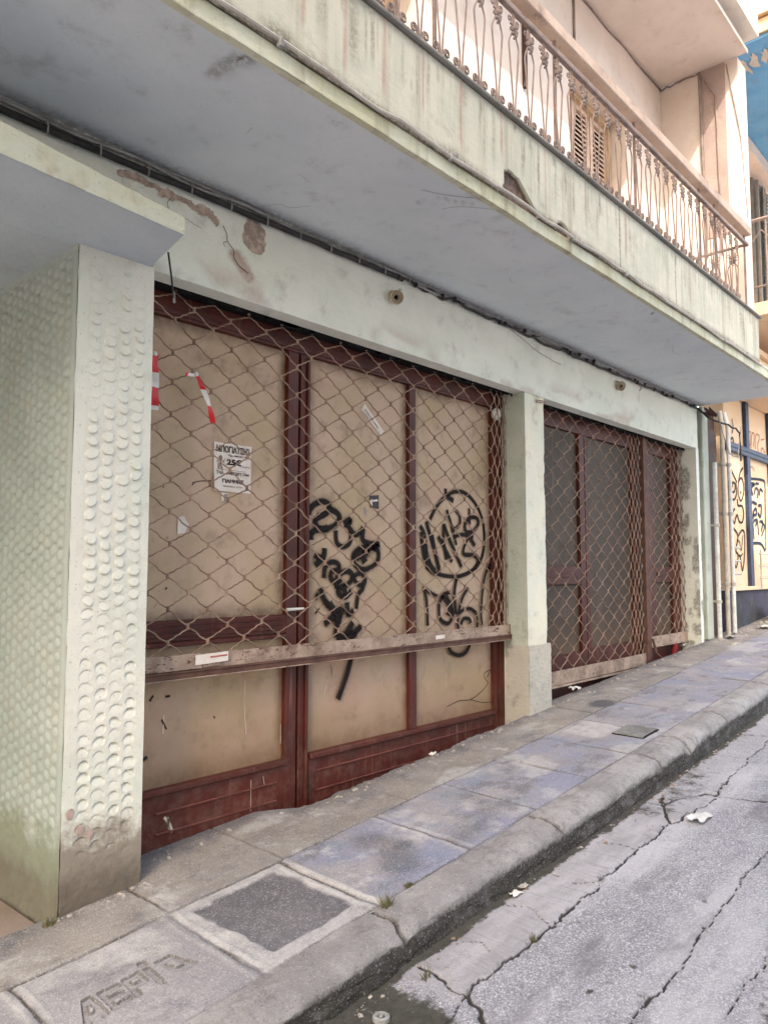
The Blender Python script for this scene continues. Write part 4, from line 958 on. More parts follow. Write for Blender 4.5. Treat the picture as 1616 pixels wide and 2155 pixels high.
m = MB(); P = [onY(x, y, 3.4455) for x, y in ((778, 1054), (783, 1050), (784, 1064), (780, 1062))]; m.raw(P, [(0, 1, 2, 3)]); P = [onY(x, y, 3.4455) for x, y in ((784, 1052), (795, 1051), (795, 1055), (784, 1056))]; m.raw(P, [(0, 1, 2, 3)]); obj('white_print', m, 'paper', bpy.data.objects['sticker.001'], smooth=False)
flat('paper_scrap', [(375, 1088), (388, 1086), (398, 1104), (389, 1122), (374, 1124)], 'paper', 'torn cream paper scrap on the door panel below the poster', 'paper')
o, P = flat('price_tag', [(466, 1036), (480, 1038), (479, 1056), (466, 1054)], 'paper', 'tiny ticket with printed bars just under the poster', 'ticket')
m = MB()
for i in range(6): P = [onY(x, y, 3.4455) for x, y in ((472, 1040+2.6*i), (479, 1040.5+2.6*i), (479, 1041.8+2.6*i), (472, 1041.3+2.6*i))]; m.raw(P, [(0, 1, 2, 3)])
obj('printed_bars', m, 'ink', o, smooth=False)
o, P = flat('warning_label', [(412, 1379), (481, 1370), (481, 1390), (412, 1400)], 'paper', 'white label with a red band on the grille bottom bar', 'label', Y=3.3395)
m = MB(); P = [onY(x, y, 3.3378) for x, y in ((443, 1381), (479, 1376.5), (479, 1379.5), (443, 1384.5))]; m.raw(P, [(0, 1, 2, 3)]); obj('red_band', m, 'red_faded', o, smooth=False)
flat('paper_scrap', [(917, 1338), (936, 1335), (936, 1343), (917, 1346)], 'paper', 'small white paper stuck on the grille bar near its right end', 'paper', Y=3.3495)
flat('paper_scrap', [(766, 1072), (769, 1065), (775, 1082), (770, 1084)], 'stone', 'small pale flake beside the dark sticker', 'paper')
# barrier tape
def tape(name, pts, w, label):
    P = smooth_line(np.array(pts), 8); n = len(P); V = []; mi = []
    for i, p in enumerate(P):
        a = .5*math.sin(i*.5); V += [p+np.array([-w/2*math.cos(a), -w/2*math.sin(a)*.6, 0]), p+np.array([w/2*math.cos(a), w/2*math.sin(a)*.6, 0])]
    m = MB()
    dist = np.concatenate([[0], np.cumsum(np.linalg.norm(np.diff(P, axis=0), axis=1))])
    for i in range(n-1):
        m.raw([V[2*i], V[2*i+1], V[2*i+3], V[2*i+2]], [(0, 1, 2, 3)], None, int(dist[i]/.085) % 2)
    m.lathe(P[0]+np.array([0, 0, 0]), (.3, -1, .2), [(.004, -.012), (.013, -.006), (.013, .006), (.004, .012)], 7, 1)
    k = P[0]; m.raw([k, k+np.array([-.055, -.01, -.004]), k+np.array([-.06, -.008, -.022]), k+np.array([-.005, 0, -.015])], [(0, 1, 2, 3)], None, 1)
    m.raw([k+np.array([-.053, -.011, -.003]), k+np.array([-.075, -.012, -.008]), k+np.array([-.07, -.01, -.026]), k+np.array([-.058, -.009, -.021])], [(0, 1, 2, 3)], None, 0)
    o = obj(name, m, ['red_plastic', 'white_plastic'], base=P[0]); tag(o, label, 'barrier tape', 'torn barrier tapes on the near grille'); return o
tape('barrier_tape', [(2.292, 3.35, 2.675), (2.327, 3.344, 2.61), (2.372, 3.344, 2.52), (2.402, 3.35, 2.435)], .034, 'red and white tape strip slanting on the grille above the poster')
tape('barrier_tape', [(2.045, 3.345, 2.73), (2.042, 3.34, 2.635), (2.046, 3.335, 2.535), (2.042, 3.335, 2.445)], .045, 'red and white tape strip hanging right beside the dimpled column')
# lamp holders on the lintel
for i, (x, z, lb) in enumerate(((3.684, 3.424, 'round metal lamp holder on the lintel over the near bay'), (6.996, 3.448, 'round metal lamp holder on the lintel over the far bay'))):
    m = MB(); c = (x, 3.198, z); ax = (-.42, -1, -.42); m.lathe((x, 3.215, z+.012), ax, [(.040, 0), (.040, .062), (.046, .066), (.046, .084), (.040, .087), (.036, .072), (.030, .072), (.027, .082), (.021, .082), (.019, .060), (.0, .060)], 24)
    o = obj('wall_lamp', m, 'rust_lamp', base=c); tag(o, lb, 'lamp', 'lamp holders on the lintel')
    m = MB(); q = np.array((x, 3.215, z+.012))+np.array(ax)/np.linalg.norm(ax)*.061; m.lathe(q, ax, [(.013, 0), (.013, .006), (.0, .006)], 12); obj('socket', m, 'void_dark', o)
# pale disc behind the grille
m = MB(); m.lathe((5.165, 3.40, 2.915), (-.3, -1, -.2), [(.0, .0), (.045, .0), (.05, .01), (.04, .02), (.0, .022)], 20); o = obj('wall_lamp', m, 'pipe_white', base=(5.165, 3.4, 2.915)); tag(o, 'pale round bulkhead lamp inside the near bay, top right behind the grille', 'lamp')
# cables under the balcony
def cable(name, pts, r, mat, label, sag=.004, seed=0, k=6, fine=40):
    P = np.array(pts, float); Q = []
    for a, b in zip(P[:-1], P[1:]):
        for t in np.arange(fine)/fine: Q.append(a+(b-a)*t)
    Q.append(P[-1]); Q = np.array(Q); s = np.arange(len(Q))
    Q[:, 2] += sag*2*(vn(s*.21+seed*7, s*0+seed)-.5); Q[:, 1] += sag*(vn(s*.17+seed*3, s*0+seed+5)-.5)
    m = MB(); m.tube(Q, r, k); o = obj(name, m, mat, base=P[0]); return o
CG = 'cables clipped under the balcony soffit'
o = cable('cable', [(.9, 3.170, 3.537), (1.85, 3.170, 3.537), (2.9, 3.172, 3.551), (3.55, 3.174, 3.560), (3.75, 3.178, 3.562)], .0165, 'black_rubber', '', .003, 1, 8)
tag(o, 'thick black conduit along the wall above the canopy', 'cable', CG)
for i in range(12):
    m = MB(); x = 1.15+.24*i; z = np.interp(x, [.9, 1.85, 2.9, 3.55], [3.537, 3.537, 3.551, 3.56]); m.tube([(x, 3.15, z-.028), (x, 3.147, z), (x, 3.15, z+.026), (x, 3.195, z+.028)], .004, 5)
    obj('clip', m, 'grey_cable', o)
for i, (z, r, mt, lb) in enumerate(((3.598, .007, 'grey_cable', 'upper thin grey cable just under the soffit'), (3.583, .006, 'grey_cable', 'lower thin grey cable beside the black conduit'), (3.572, .009, 'grey_cable', 'slack grey cable of the bundle nearest the lamp holders'))):
    o = cable('cable', [(.9, 3.188-.004*i, z), (3.5, 3.188-.004*i, z-.002), (6, 3.188, z-.006), (9.10, 3.186, z-.010)], r, mt, '', .010+.004*i, 3+i); tag(o, lb, 'cable', CG)
o = cable('cable', [(3.7, 3.178, 3.562), (4.5, 3.178, 3.556), (5.3, 3.18, 3.550), (6.1, 3.176, 3.545), (7.5, 3.178, 3.55), (9.08, 3.178, 3.552)], .010, 'black_rubber', '', .014, 9); tag(o, 'tangled black cable running on from the end of the conduit', 'cable', CG)
for i in range(40):
    m = MB()
    x = 3.6+random.random()*5.4; y = 3.17; z = 3.565-.006*(x-3.6)/3+random.uniform(-.012, .016)
    if random.random() < .5: m.lathe((x, y, z), (1, 0, 0), [(.018, -.006), (.019, .006)], 8)
    else: m.tube([(x, y, z), (x+random.uniform(-.04, .04), y-.012, z-random.uniform(.0, .02)), (x+random.uniform(.03, .1), y, z+random.uniform(-.012, .012))], .005, 5)
    obj('tie', m, 'black_rubber', o)
o = cable('cable', [(5.0, 3.18, 3.55), (5.25, 3.17, 3.49), (5.5, 3.17, 3.435), (5.75, 3.175, 3.42), (5.85, 3.18, 3.42)], .003, 'grey_cable', '', .004, 12, 5, 10); tag(o, 'thin loose wire drooping below the cable bundle', 'cable')
o = cable('cable', [(7.45, 3.18, 3.545), (7.47, 3.165, 3.50), (7.42, 3.165, 3.47)], .006, 'grey_cable', '', .002, 14, 5, 8); tag(o, 'short cut cable end hanging past the far lamp holder', 'cable')
o = cable('hanging_wire', [(1.965, 3.12, 3.16), (1.985, 3.12, 3.05), (2.0, 3.12, 2.945)], .005, 'black_rubber', '', .001, 15, 5, 8); tag(o, 'short dark wire hanging from the canopy tip over the grille', 'wire')
m = MB(); m.tube([(2.0, 3.12, 2.975), (2.004, 3.12, 2.925)], .006, 6); obj('wire_end', m, 'grey_cable', o)
# pipe along the balcony front
o = cable('conduit', [(.9, 2.186, 3.694), (2.5, 2.186, 3.702), (4.0, 2.186, 3.700), (6.0, 2.186, 3.69), (8.06, 2.186, 3.684)], .010, 'pipe_grey', '', .010, 20, 7); tag(o, 'thin grey conduit running along the foot of the balcony front', 'conduit')
for x in (1.85, 2.95, 4.2, 4.95, 6.2, 6.95, 7.6):
    m = MB(); m.box((x-.012, 2.172, 3.675), (x+.012, 2.199, 3.712), bev=.003); obj('clip', m, 'grey_cable', o)
# rusty hooks on the pier
m = MB(); 
for z in (3.03, 3.045): m.tube([(5.44, 3.195, z), (5.46, 3.175, z), (5.56, 3.172, z+.004), (5.57, 3.19, z+.002)], .004, 5)
o = obj('hook', m, 'iron_grille', base=(5.5, 3.19, 3.03)); tag(o, 'small pair of bent wire hooks at the top of the pier', 'hook')
# wall cables on the upper floor
o = cable('cable', [(5.0, 3.19, 7.075), (8.26, 3.19, 7.075), (8.27, 3.19, 7.07), (8.27, 2.75, 7.075)], .009, 'iron_rail', '', .012, 22, 5); tag(o, 'brown cable along the corner under the pink upper balcony', 'cable')
o = cable('pipe', [(8.26, 2.76, 7.06), (8.262, 2.74, 5.0)], .016, 'iron_rail', '', .001, 23, 6); tag(o, 'slim brown pipe down the projecting side wall', 'pipe')
o = cable('cable', [(8.26, 2.76, 7.06), (8.262, 2.60, 6.75), (8.262, 2.58, 5.0)], .010, 'iron_rail', '', .004, 24, 5); tag(o, 'dark cable slanting then dropping down the side wall', 'cable')
o = cable('cable', [(8.265, 2.48, 7.05), (8.268, 2.36, 6.2), (8.268, 2.32, 5.3)], .006, 'iron_rail', '', .003, 28, 5); tag(o, 'thin wire slanting down the sunlit edge of the side wall', 'cable')
o = cable('pipe', [(5.335, 3.185, 7.05), (5.335, 3.185, 5.66)], .022, 'brown_wood', '', .001, 25, 6); tag(o, 'brown vertical pipe on the upper wall behind the railing', 'pipe')
o = cable('pipe', [(6.23, 3.19, 7.05), (6.23, 3.19, 6.45)], .012, 'iron_rail', '', .001, 26, 6); tag(o, 'short thin pipe above the louvred balcony door', 'pipe')

# ================================================================== NEIGHBOURING SHOP (orange, graffitied)
N = thing('neighbour_shop', 'orange graffitied shop with blue frames at the far right', 'building', (10.6, 3.2, .9))
def npart(name, mb, mat, parent=N, **k): return obj(name, mb, mat, parent, **k)
m = MB(); m.box((10.05, 3.2, 1.42), (14, 3.5, 3.92)); m.box((10.05, 3.2, 4.3), (20, 3.5, 7.6)); m.box((14.01, 3.2, 1), (20, 3.5, 4.29)); NW = npart('wall', m, 'plaster_orange', smooth=False)
m = MB(); m.box((9.98, 3.17, .6), (20, 3.5, 1.40)); npart('plinth', m, 'plaster_plinth', smooth=False, label='dark stained plinth')
m = MB(); m.box((10.0, 3.13, 1.41), (14, 3.19, 1.46), bev=.006); npart('sill', m, 'plaster_orange')
m = MB(); m.box((9.6, 2.75, 3.93), (20, 3.5, 4.28)); m.box((9.6, 2.70, 4.29), (20, 2.76, 4.36)); npart('cornice', m, 'plaster_orange', smooth=False, label='concrete ledge above the shop windows')
m = MB()
for x in (10.80, 11.86, 13.0): m.box((x, 3.15, 1.46), (x+.13, 3.199, 3.92), bev=.006)
m.box((10.05, 3.14, 3.18), (14, 3.198, 3.30), bev=.01); m.box((10.02, 3.13, 3.235), (14, 3.139, 3.255)); npart('window_frame', m, 'blue_frame')
m = MB()
for z in (1.62, 1.78, 1.95): m.tube([(9.95, 3.12, z), (10.25, 3.12, z)], .016, 6); m.tube([(11.0, 3.10, z-.06), (13.5, 3.10, z-.06)], .012, 6)
for x in (11.05, 11.6, 12.2): m.tube([(x, 3.10, 1.42), (x, 3.10, 1.95)], .012, 6)
npart('window_guard', m, 'pipe_grey')
def atA(x, y): return (1450+x/7.181, 820+y/7.181)
def atB(x, y): return (1450+x/7.181, 1080+y/7.181)
NG = [(30, [(590,1120),(660,1270),(720,1400)]), (34, [(640,1330),(615,1420),(640,1530),(680,1540),(695,1430),(650,1400),(655,1470)]), (34, [(610,1350),(590,1480),(620,1620),(680,1660),(715,1560),(705,1400)]), (30, [(810,1180),(770,1250),(745,1380),(740,1560),(780,1680),(820,1560),(815,1400),(780,1330),(745,1390)]), (40, [(775,1530),(782,1570)]),
      (34, [(725,1650),(740,1750),(800,1760),(822,1880),(800,2000),(755,1990),(720,1890),(680,2020),(655,1920),(670,1820),(690,1800)]), (26, [(640,440),(660,560),(645,660)]), (30, [(648,715),(625,770),(645,835),(668,780),(650,715)]), (20, [(580,545),(600,600),(595,740)])]
NGB = [(32, [(650,225),(645,430),(700,820),(740,640),(705,560),(735,350),(680,240),(650,225)]), (32, [(735,350),(800,255),(835,330),(835,620),(805,870),(770,660),(745,640)]), (22, [(745,640),(775,650),(808,610)]), (22, [(720,400),(760,440),(785,560),(810,330)])]
npart('graffiti', strokes(NG[1:5], 3.192, atA, 1/7.181/140), 'spray_dark', label='brown outlined round eyes')
for q in (NG[0], *NG[5:]): npart('graffiti', strokes([q], 3.192, atA, 1/7.181/140), 'spray_dark')
for q in (NGB[0:1], NGB[1:3], NGB[3:]): npart('graffiti', strokes(q, 3.192, atB, 1/7.181/140), 'spray_dark')
NH = [(34, [(885,1345),(1000,1350),(1110,1370),(1140,1420),(1145,1700),(1150,2100)]), (30, [(890,1345),(910,1700),(895,1860),(930,1980)]), (40, [(920,1410),(985,1430),(940,1480),(960,1600)]), (36, [(1000,1420),(1050,1420)]), (34, [(985,1580),(1000,1490),(1040,1520),(1030,1640)]), (34, [(1060,1600),(1070,1500),(1110,1540)]), (40, [(950,1690),(1020,1730)]), (40, [(960,1960),(975,1830),(1010,1800),(1015,1880),(965,1900)]), (40, [(1040,1750),(1090,1760),(1075,1920),(1040,1860)]), (34, [(960,2140),(970,1990),(1030,1970),(1000,2060)]), (34, [(1060,1990),(1110,2000),(1090,2140)])]
NHB = [(40, [(900,470),(1000,450),(1090,470),(1145,570)])]; NHC = [(30, [(960,140),(980,400)]), (30, [(1030,120),(1050,330)]), (30, [(1090,130),(1135,200),(1090,350)]), (26, [(1150,60),(1155,560)]), (26, [(925,10),(930,250),(915,450)])]
npart('graffiti', strokes(NH, 3.192, atA, 1/7.181/115), 'spray_blue', label='blue black lettering in a drawn frame'); npart('graffiti', strokes(NHB, 3.192, atB, 1/7.181/115), 'spray_blue')
for q in NHC: npart('graffiti', strokes([q], 3.192, atB, 1/7.181/115), 'spray_blue')
NR = [(20, [(870,900),(880,680),(920,640),(930,800),(900,850)]), (20, [(930,900),(950,660),(985,700),(970,860)]), (20, [(1000,900),(1010,680),(1060,720),(1030,860),(1060,980)]), (20, [(1080,760),(1130,750)]), (20, [(1080,1000),(1100,880),(1150,960)]), (16, [(900,1230),(940,1160),(990,1230)])]
npart('graffiti', strokes(NR, 3.192, atA, 1/7.181/150), 'spray_red', label='faded red scrawl under the ledge')
# upper floor of the neighbour: blue soffit, shuttered window, balcony rail
m = MB(); m.box((8.9, 1.0, 7.60), (20, 3.19, 7.64)); sb = npart('balcony_soffit', m, 'plaster_blue', smooth=False, label='peeling bright blue balcony underside')
m = MB(); m.box((8.86, .9, 7.645), (20, 3.19, 7.80)); m.box((8.80, .85, 7.82), (20, 3.19, 8.05)); m.box((8.9, .95, 8.06), (20, 3.19, 8.5)); npart('balcony_edge', m, 'plaster_orange', sb, smooth=False)
m = MB()
rs = np.random.RandomState(4)
for i in range(16):
    x = 8.92+.02*i+rs.rand()*.3; y = 1.5+i*.12; k = 14; aa = np.arange(k)*6.283/k; rr = .04+.10*rs.rand(k); m.raw(np.stack([x+1.5*rr*np.cos(aa), y+.5*rr*np.sin(aa), np.full(k, 7.596-.0005*i)], 1), [tuple(range(k))[::-1]])
npart('peeled_paint', m, 'plaster_street', sb, smooth=False)
m = MB(); m.box((8.6, 3.0, 7.42), (20, 3.199, 7.59)); npart('beam', m, 'plaster_pink', smooth=False)
m = MB(); m.box((11.55, 3.16, 5.0), (12.25, 3.199, 7.35)); w = npart('window', m, 'shutter_grey', smooth=False)
for i in range(2):
    xa = 11.58+.33*i; mm = MB(); mm.box((xa, 3.10, 5.05), (xa+.05, 3.13, 7.3)); mm.box((xa+.26, 3.10, 5.05), (xa+.31, 3.13, 7.3))
    for k in range(38):
        z = 5.1+.058*k; mm.raw([(xa+.05, 3.10, z), (xa+.26, 3.10, z), (xa+.26, 3.13, z+.035), (xa+.05, 3.13, z+.035)], [(0, 1, 2, 3)])
    npart('shutter', mm, 'shutter_grey', w, smooth=False)
m = MB(); m.box((9.35, 2.05, 4.60), (20, 3.19, 4.75)); nb = npart('balcony', m, 'plaster_orange', smooth=False)
m = MB(); m.tube([(9.4, 2.08, 5.75), (9.4, 3.18, 5.75)], .022, 6); m.tube([(9.4, 2.08, 5.75), (20, 2.08, 5.75)], .022, 6); m.tube([(9.4, 2.08, 4.95), (9.4, 3.18, 4.95)], .012, 6)
for y in (2.08, 2.45, 2.82, 3.15): m.tube([(9.4, y, 4.76), (9.4, y, 5.75)], .010, 5)
for k in range(5): m.tube([(9.4, 2.2+.2*k, 5.5), (9.4, 2.3+.2*k, 5.62), (9.4, 2.4+.2*k, 5.5)], .008, 5)
npart('balcony_rail', m, 'iron_rail', nb)
# strip between the two buildings
m = MB(); m.box((9.131, 3.30, .6), (9.99, 3.9, 3.61)); m.box((9.60, 3.25, .8), (9.90, 3.299, 3.4)); npart('side_door', m, 'brown_wood', smooth=False, label='dark brown strip of wall behind the drainpipes')
m = MB(); m.box((9.22, 3.18, .86), (9.41, 3.29, 3.60), bev=.01); o = obj('pilaster', m, 'plaster_pier_green', base=(9.4, 3.2, .86)); tag(o, 'narrow grey green pilaster beside the end pillar', 'pilaster')
DG = 'drainpipes between the two shops'
for i, (x, y, z0, z1, r, mt, lb) in enumerate(((9.42, 3.12, .86, 2.95, .026, 'pipe_white', 'white drainpipe ending below the soffit, nearest the pillar'), (9.60, 3.08, .90, 3.60, .027, 'pipe_grey', 'thick grey drainpipe reaching the soffit, middle of three'), (9.76, 3.06, .92, 3.60, .026, 'pipe_white', 'slim pale pipe nearest the orange wall'))):
    m = MB(); m.tube([(x, y, z0), (x, y, z1-.2), (x+.01, y+.02*i, z1)], r, 12); o = obj('drainpipe', m, mt, base=(x, y, z0)); tag(o, lb, 'drainpipe', DG)
    m = MB()
    for z in ((1.30, 2.2) if i == 0 else (1.5, 2.35, 2.95)): m.lathe((x, y, z), (0, 0, 1), [(r+.001, -.02), (r+.010, -.018), (r+.010, .018), (r+.001, .02)], 12); m.box((x-.012, y+r, z-.012), (x+.012, 3.19, z+.012))
    obj('bracket', m, 'pipe_grey', o)
o = cable('cable', [(9.08, 3.178, 3.55), (9.2, 3.10, 3.47), (9.45, 3.02, 3.40), (9.75, 2.98, 3.40), (9.9, 2.97, 3.36), (9.88, 2.96, 3.0)], .011, 'black_rubber', '', .015, 31, 6, 10); tag(o, 'dark cable crossing from the soffit corner to the drainpipes', 'cable')
o = cable('cable', [(9.2, 3.0, 3.50), (9.5, 2.97, 3.05), (9.75, 2.95, 3.02), (9.95, 2.96, 3.45)], .006, 'grey_cable', '', .012, 33, 5, 10); tag(o, 'thin grey cable looping low in front of the drainpipes', 'cable')
m = MB()
for k in range(16): m.tube([(9.12+.02*(k % 5), 3.12, 3.50+.012*(k % 7)), (9.2+.02*k/4, 3.08-.004*k, 3.46+.01*(k % 6)), (9.3, 3.12, 3.54+.004*k)], .005, 5)
o = obj('cable', m, 'brown_wood', base=(9.2, 3.1, 3.5)); tag(o, 'tangle of brown wires in the soffit corner above the pilaster', 'cable')

# houses over the road (behind the camera, they shade the street)
H = thing('opposite_house', 'pale house across the street, the tallest one', 'house', (-6, -4.6, -.5), 'houses across the street')
def win_house(o, x0, x1, y, z0, z1):
    m = MB(); x = x0+.8
    while x+1.1 < x1:
        z = z0+1.2
        while z+1.8 < z1: m.box((x, y, z), (x+1.0, y+.04, z+1.5)); z += 3.1
        x += 2.2
    if m.n: obj('window', m, 'shutter_grey', o, smooth=False)
def house(o, x0, x1, h, y=-4.6):
    m = MB(); m.box((x0, y-6, -2), (x1, y, h)); obj('wall', m, 'plaster_street', o, smooth=False); win_house(o, x0, x1, y+.01, 0, h)
house(H, -9.2, .2, 15.5)
H2 = thing('opposite_house', 'lower pale house across the street beside the tallest one', 'house', (2, -4.6, 0), 'houses across the street'); house(H2, .21, 2.2, 12.0)
H3 = thing('opposite_house', 'small pale house across the street at the uphill end', 'house', (8, -4.6, 0), 'houses across the street'); house(H3, 2.21, 6.5, 8.6)

# ================================================================== LITTER AND SMALL GROWTH
def crumple(name, c, s, mat, label, cat, seed, sq=(1, .7, .28), group=None):
    rs = np.random.RandomState(seed); n = 14; U, V = np.meshgrid(np.linspace(-1, 1, n), np.linspace(-1, 1, n), indexing='ij')
    X = c[0]+s*sq[0]*(U+.25*(fbm(U*2+seed, V*2+seed)-.5)); Y = c[1]+s*sq[1]*(V+.3*(fbm(U*2+9+seed, V*2)-.5)); Z = c[2]+s*sq[2]*(fbm(U*2.2+seed*3, V*2.2+5, 3))*1.3
    m = MB(); m.grid(X, Y, Z); o = obj(name, m, mat, base=c); tag(o, label, cat, group); return o
crumple('crumpled_paper', (4.41, 1.60, zroad(4.41, 1.6)+.006), .085, 'white_plastic', 'crumpled white tissue lying on the asphalt by the long crack', 'litter', 3, (1, .55, .30))
crumple('crumpled_paper', (3.06, 1.935, zroad(3.06, 1.93)+.008), .035, 'paper', 'white paper scrap in the gutter at the kerb foot', 'litter', 5, (1, .6, .5))
crumple('crumpled_paper', (3.14, 1.945, zroad(3.14, 1.94)+.012), .03, 'card', 'greyish card scrap just behind the white one in the gutter', 'litter', 6, (1, .5, .4))
crumple('crumpled_paper', (4.06, 3.19, zpave(4.06, 3.19)+.004), .035, 'paper', 'small white wrapper under the maroon kick panel', 'litter', 8, (1, .3, .7))
crumple('crumpled_paper', (6.15, 3.27, zpave(6.15, 3.27)+.012), .06, 'white_plastic', 'white crumpled bag under the far grille', 'litter', 9, (1, .6, .7))
crumple('crumpled_paper', (9.5, 3.02, zpave(9.5, 3.0)+.01), .09, 'card', 'flattened card at the foot of the drainpipes', 'litter', 10, (1, .5, .3))
crumple('crumpled_paper', (10.4, 2.9, zpave(10.4, 2.9)+.01), .10, 'paper', 'white paper on the pavement before the orange shop', 'litter', 12, (1, .6, .3))
m = MB(); m.lathe((8.62, 3.36, .715), (.2, 0, 1), [(.03, 0), (.042, .14), (.040, .141), (.0, .02)], 14); o = obj('paper_cup', m, 'red_dull', base=(8.62, 3.36, .715)); tag(o, 'red paper cup under the end section of the far grille', 'cup')
crumple('crumpled_paper', (8.85, 3.33, .80), .04, 'white_plastic', 'white scrap beside the red cup', 'litter', 14, (1, .6, 1))
m = MB(); U, V = np.meshgrid(np.linspace(0, 1, 12), np.linspace(0, 1, 8), indexing='ij'); m.grid(11.0+.55*U, 2.95+.10*np.sin(U*2)+.02*V, zpave(11, 2.9)+.02+.16*(1-U)*V+.10*np.sin(math.pi*U)*V); o = obj('bent_sheet', m, 'card', base=(11.2, 2.95, zpave(11.2, 2.95))); tag(o, 'bent grey sheet leaning at the foot of the orange shop', 'litter')
m = MB(); z = zroad(2.05, 1.84); m.lathe((2.05, 1.84, z), (0, 0, 1), [(.030, 0), (.030, .014), (.022, .018), (.015, .014), (.013, .006), (.0, .006)], 16); m.blob((2.05, 1.84, z+.010), .009, 2); o = obj('bolt_head', m, 'grey_cable', base=(2.05, 1.84, z)); tag(o, 'round metal bolt head set in the gutter', 'bolt')
# drain cover in the pavement
cx0, cx1, cy0, cy1 = 5.18, 5.43, 2.25, 2.46; z = lambda x, y: zpave(x, y)+.006
m = MB(); nb = 9
def slab(m, x0, x1, y0, y1, h=.006): m.prism([(x0, y0), (x1, y0), (x1, y1), (x0, y1)], [z(x0, y0)-.02, z(x1, y0)-.02, z(x1, y1)-.02, z(x0, y1)-.02], [z(x0, y0)+h, z(x1, y0)+h, z(x1, y1)+h, z(x0, y1)+h])
for i in range(nb): y = cy0+(cy1-cy0)*(i+.25)/nb; slab(m, cx0+.01, cx1-.01, y, y+.013)
slab(m, cx0, cx0+.012, cy0, cy1, .007); slab(m, cx1-.012, cx1, cy0, cy1, .007)
o = obj('drain_cover', m, 'grey_cable', base=(5.3, 2.35, zpave(5.3, 2.35)), smooth=False); tag(o, 'small slotted metal drain cover in the pavement', 'drain cover')
m = MB(); slab(m, cx0-.01, cx1+.01, cy0-.01, cy1+.01, -.001); obj('pit', m, 'void_dark', o, smooth=False)
# weeds and grit
def weed(c, n, h, label, seed):
    rs = np.random.RandomState(seed); m = MB()
    for i in range(n):
        a = rs.rand()*6.28; L = h*(.4+.6*rs.rand()); t = .3+.9*rs.rand(); p0 = np.array(c)+np.array([rs.uniform(-.02, .02), rs.uniform(-.012, .012), 0])
        pts = [p0+np.array([math.cos(a)*L*math.sin(t*s)*.8, math.sin(a)*L*math.sin(t*s)*.8, L*s*math.cos(t*s*.6)]) for s in (0, .5, 1)]
        w = .0035; m.raw([pts[0]-[w, 0, 0], pts[0]+[w, 0, 0], pts[1]+[w*.8, 0, 0], pts[1]-[w*.8, 0, 0], pts[2]], [(0, 1, 2, 3), (3, 2, 4)])
    o = obj('weed', m, 'leaf', base=c); tag(o, label, 'weed', 'weeds in the cracks')
weed((2.43, 2.145, zpave(2.43, 2.15)-.002), 40, .07, 'tuft of dry grass in the kerb joint', 1)
weed((2.62, 2.19, zpave(2.62, 2.19)-.004), 46, .03, 'low green moss tuft along the kerb line', 2)
weed((2.80, 1.69, zroad(2.8, 1.69)-.004), 26, .035, 'small weed growing in the long asphalt crack', 3)
weed((2.33, 1.86, zroad(2.33, 1.86)-.002), 12, .06, 'thin weed at the foot of the near kerb', 4)
weed((1.50, 3.13, zpave(1.5, 3.13)-.002), 40, .05, 'mossy tuft at the foot of the dimpled column', 6)
def scatter(name, n, fn, r0, r1, mat, seed):
    rs = np.random.RandomState(seed); m = MB()
    for i in range(n):
        x, y, zz = fn(rs); m.blob((x, y, zz+.002), r0+(r1-r0)*rs.rand()**3, i, sq=(1, .8, .6))
    o = obj(name, m, mat); o['kind'] = 'stuff'; return o
def along_wall(rs):
    x = rs.uniform(1.95, 9.0); y = np.interp(x, [1.9, 2.75, 2.95, 5.05, 9], [3.36, 3.33, 3.20, 3.18, 3.20])-abs(rs.randn())*.035; return x, y, zpave(x, y)
def gutter(rs):
    x = rs.uniform(2.0, 9); y = 1.955-abs(rs.randn())*.05; return x, y, zroad(x, y)
def col_foot(rs):
    x = rs.uniform(1.5, 1.95); y = 3.15-abs(rs.randn())*.02; return x, y, zpave(x, y)
def far_foot(rs):
    x = rs.uniform(9.1, 12.5); y = 3.1-abs(rs.randn())*.10; return x, y, zpave(x, y)
scatter('grit', 260, along_wall, .003, .016, 'stone', 1); scatter('grit', 700, gutter, .002, .012, 'stone', 2); scatter('grit', 60, col_foot, .003, .014, 'stone', 3); scatter('grit', 90, far_foot, .006, .035, 'card', 5)
scatter('dead_leaves', 60, gutter, .006, .016, 'iron_grille', 4)

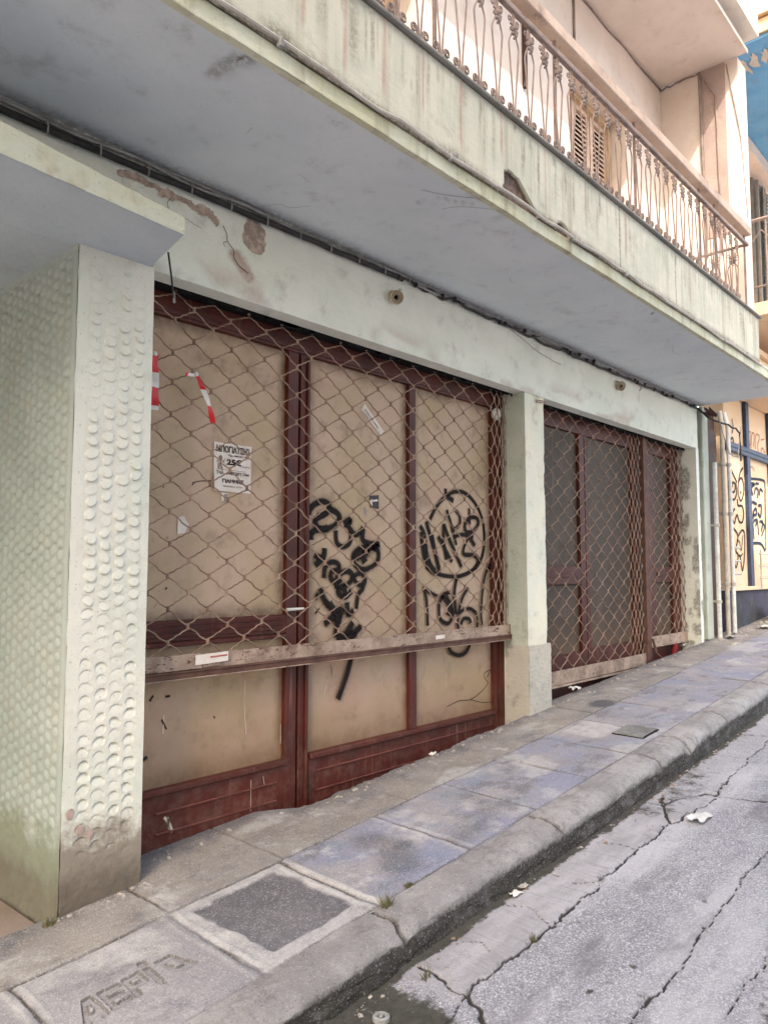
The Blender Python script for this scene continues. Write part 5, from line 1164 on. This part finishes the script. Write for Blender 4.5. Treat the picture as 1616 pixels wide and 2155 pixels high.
# ================================================================== LIGHT AND CAMERA
toward = Vector((-1.2, -1.0, 1.49)).normalized()
w = bpy.data.worlds.new('World'); SC.world = w; w.use_nodes = True
nt = w.node_tree; nt.nodes.clear()
sky = nt.nodes.new('ShaderNodeTexSky'); sky.sky_type = 'NISHITA'; sky.sun_disc = False
sky.sun_elevation = math.asin(toward.z); sky.sun_rotation = math.atan2(toward.x, toward.y) % (2*math.pi)
sky.air_density = 1.0; sky.dust_density = 3.0; sky.ozone_density = 1.0
mx = nt.nodes.new('ShaderNodeMix'); mx.data_type = 'RGBA'; mx.blend_type = 'MULTIPLY'; mx.inputs[0].default_value = 1
mx.inputs[7].default_value = (1.0, .93, .82, 1)
bg = nt.nodes.new('ShaderNodeBackground'); bg.inputs[1].default_value = SKY = .9
ou = nt.nodes.new('ShaderNodeOutputWorld')
nt.links.new(sky.outputs[0], mx.inputs[6]); nt.links.new(mx.outputs[2], bg.inputs[0]); nt.links.new(bg.outputs[0], ou.inputs[0])
sd = bpy.data.lights.new('sun', 'SUN'); sd.energy = 5.0; sd.angle = R(.53); sd.color = (1.0, .95, .87)
so = bpy.data.objects.new('sun', sd); COL.objects.link(so); so.rotation_euler = (-toward).to_track_quat('-Z', 'Y').to_euler(); so.location = (-8, -8, 20)
cd = bpy.data.cameras.new('camera'); cam = bpy.data.objects.new('camera', cd); COL.objects.link(cam)
cam.location = (0, 0, HCAM)
from mathutils import Matrix
cam.matrix_world = Matrix(((RT[0], UP[0], -FW[0], 0), (RT[1], UP[1], -FW[1], 0), (RT[2], UP[2], -FW[2], HCAM), (0, 0, 0, 1)))
cd.sensor_fit = 'VERTICAL'; cd.sensor_height = 36; cd.lens = 36*F/2155; cd.clip_end = 500; cd.clip_start = .05
SC.camera = cam
SC.view_settings.view_transform = 'Standard'; SC.view_settings.look = 'None'; SC.view_settings.exposure = 0; SC.view_settings.gamma = 1
SC.cycles.use_denoising = True
SC.cycles.max_bounces = 8; SC.cycles.diffuse_bounces = 5; SC.cycles.transparent_max_bounces = 24
SC.cycles.sample_clamp_indirect = 8
SC.cycles.light_sampling_threshold = 0.0
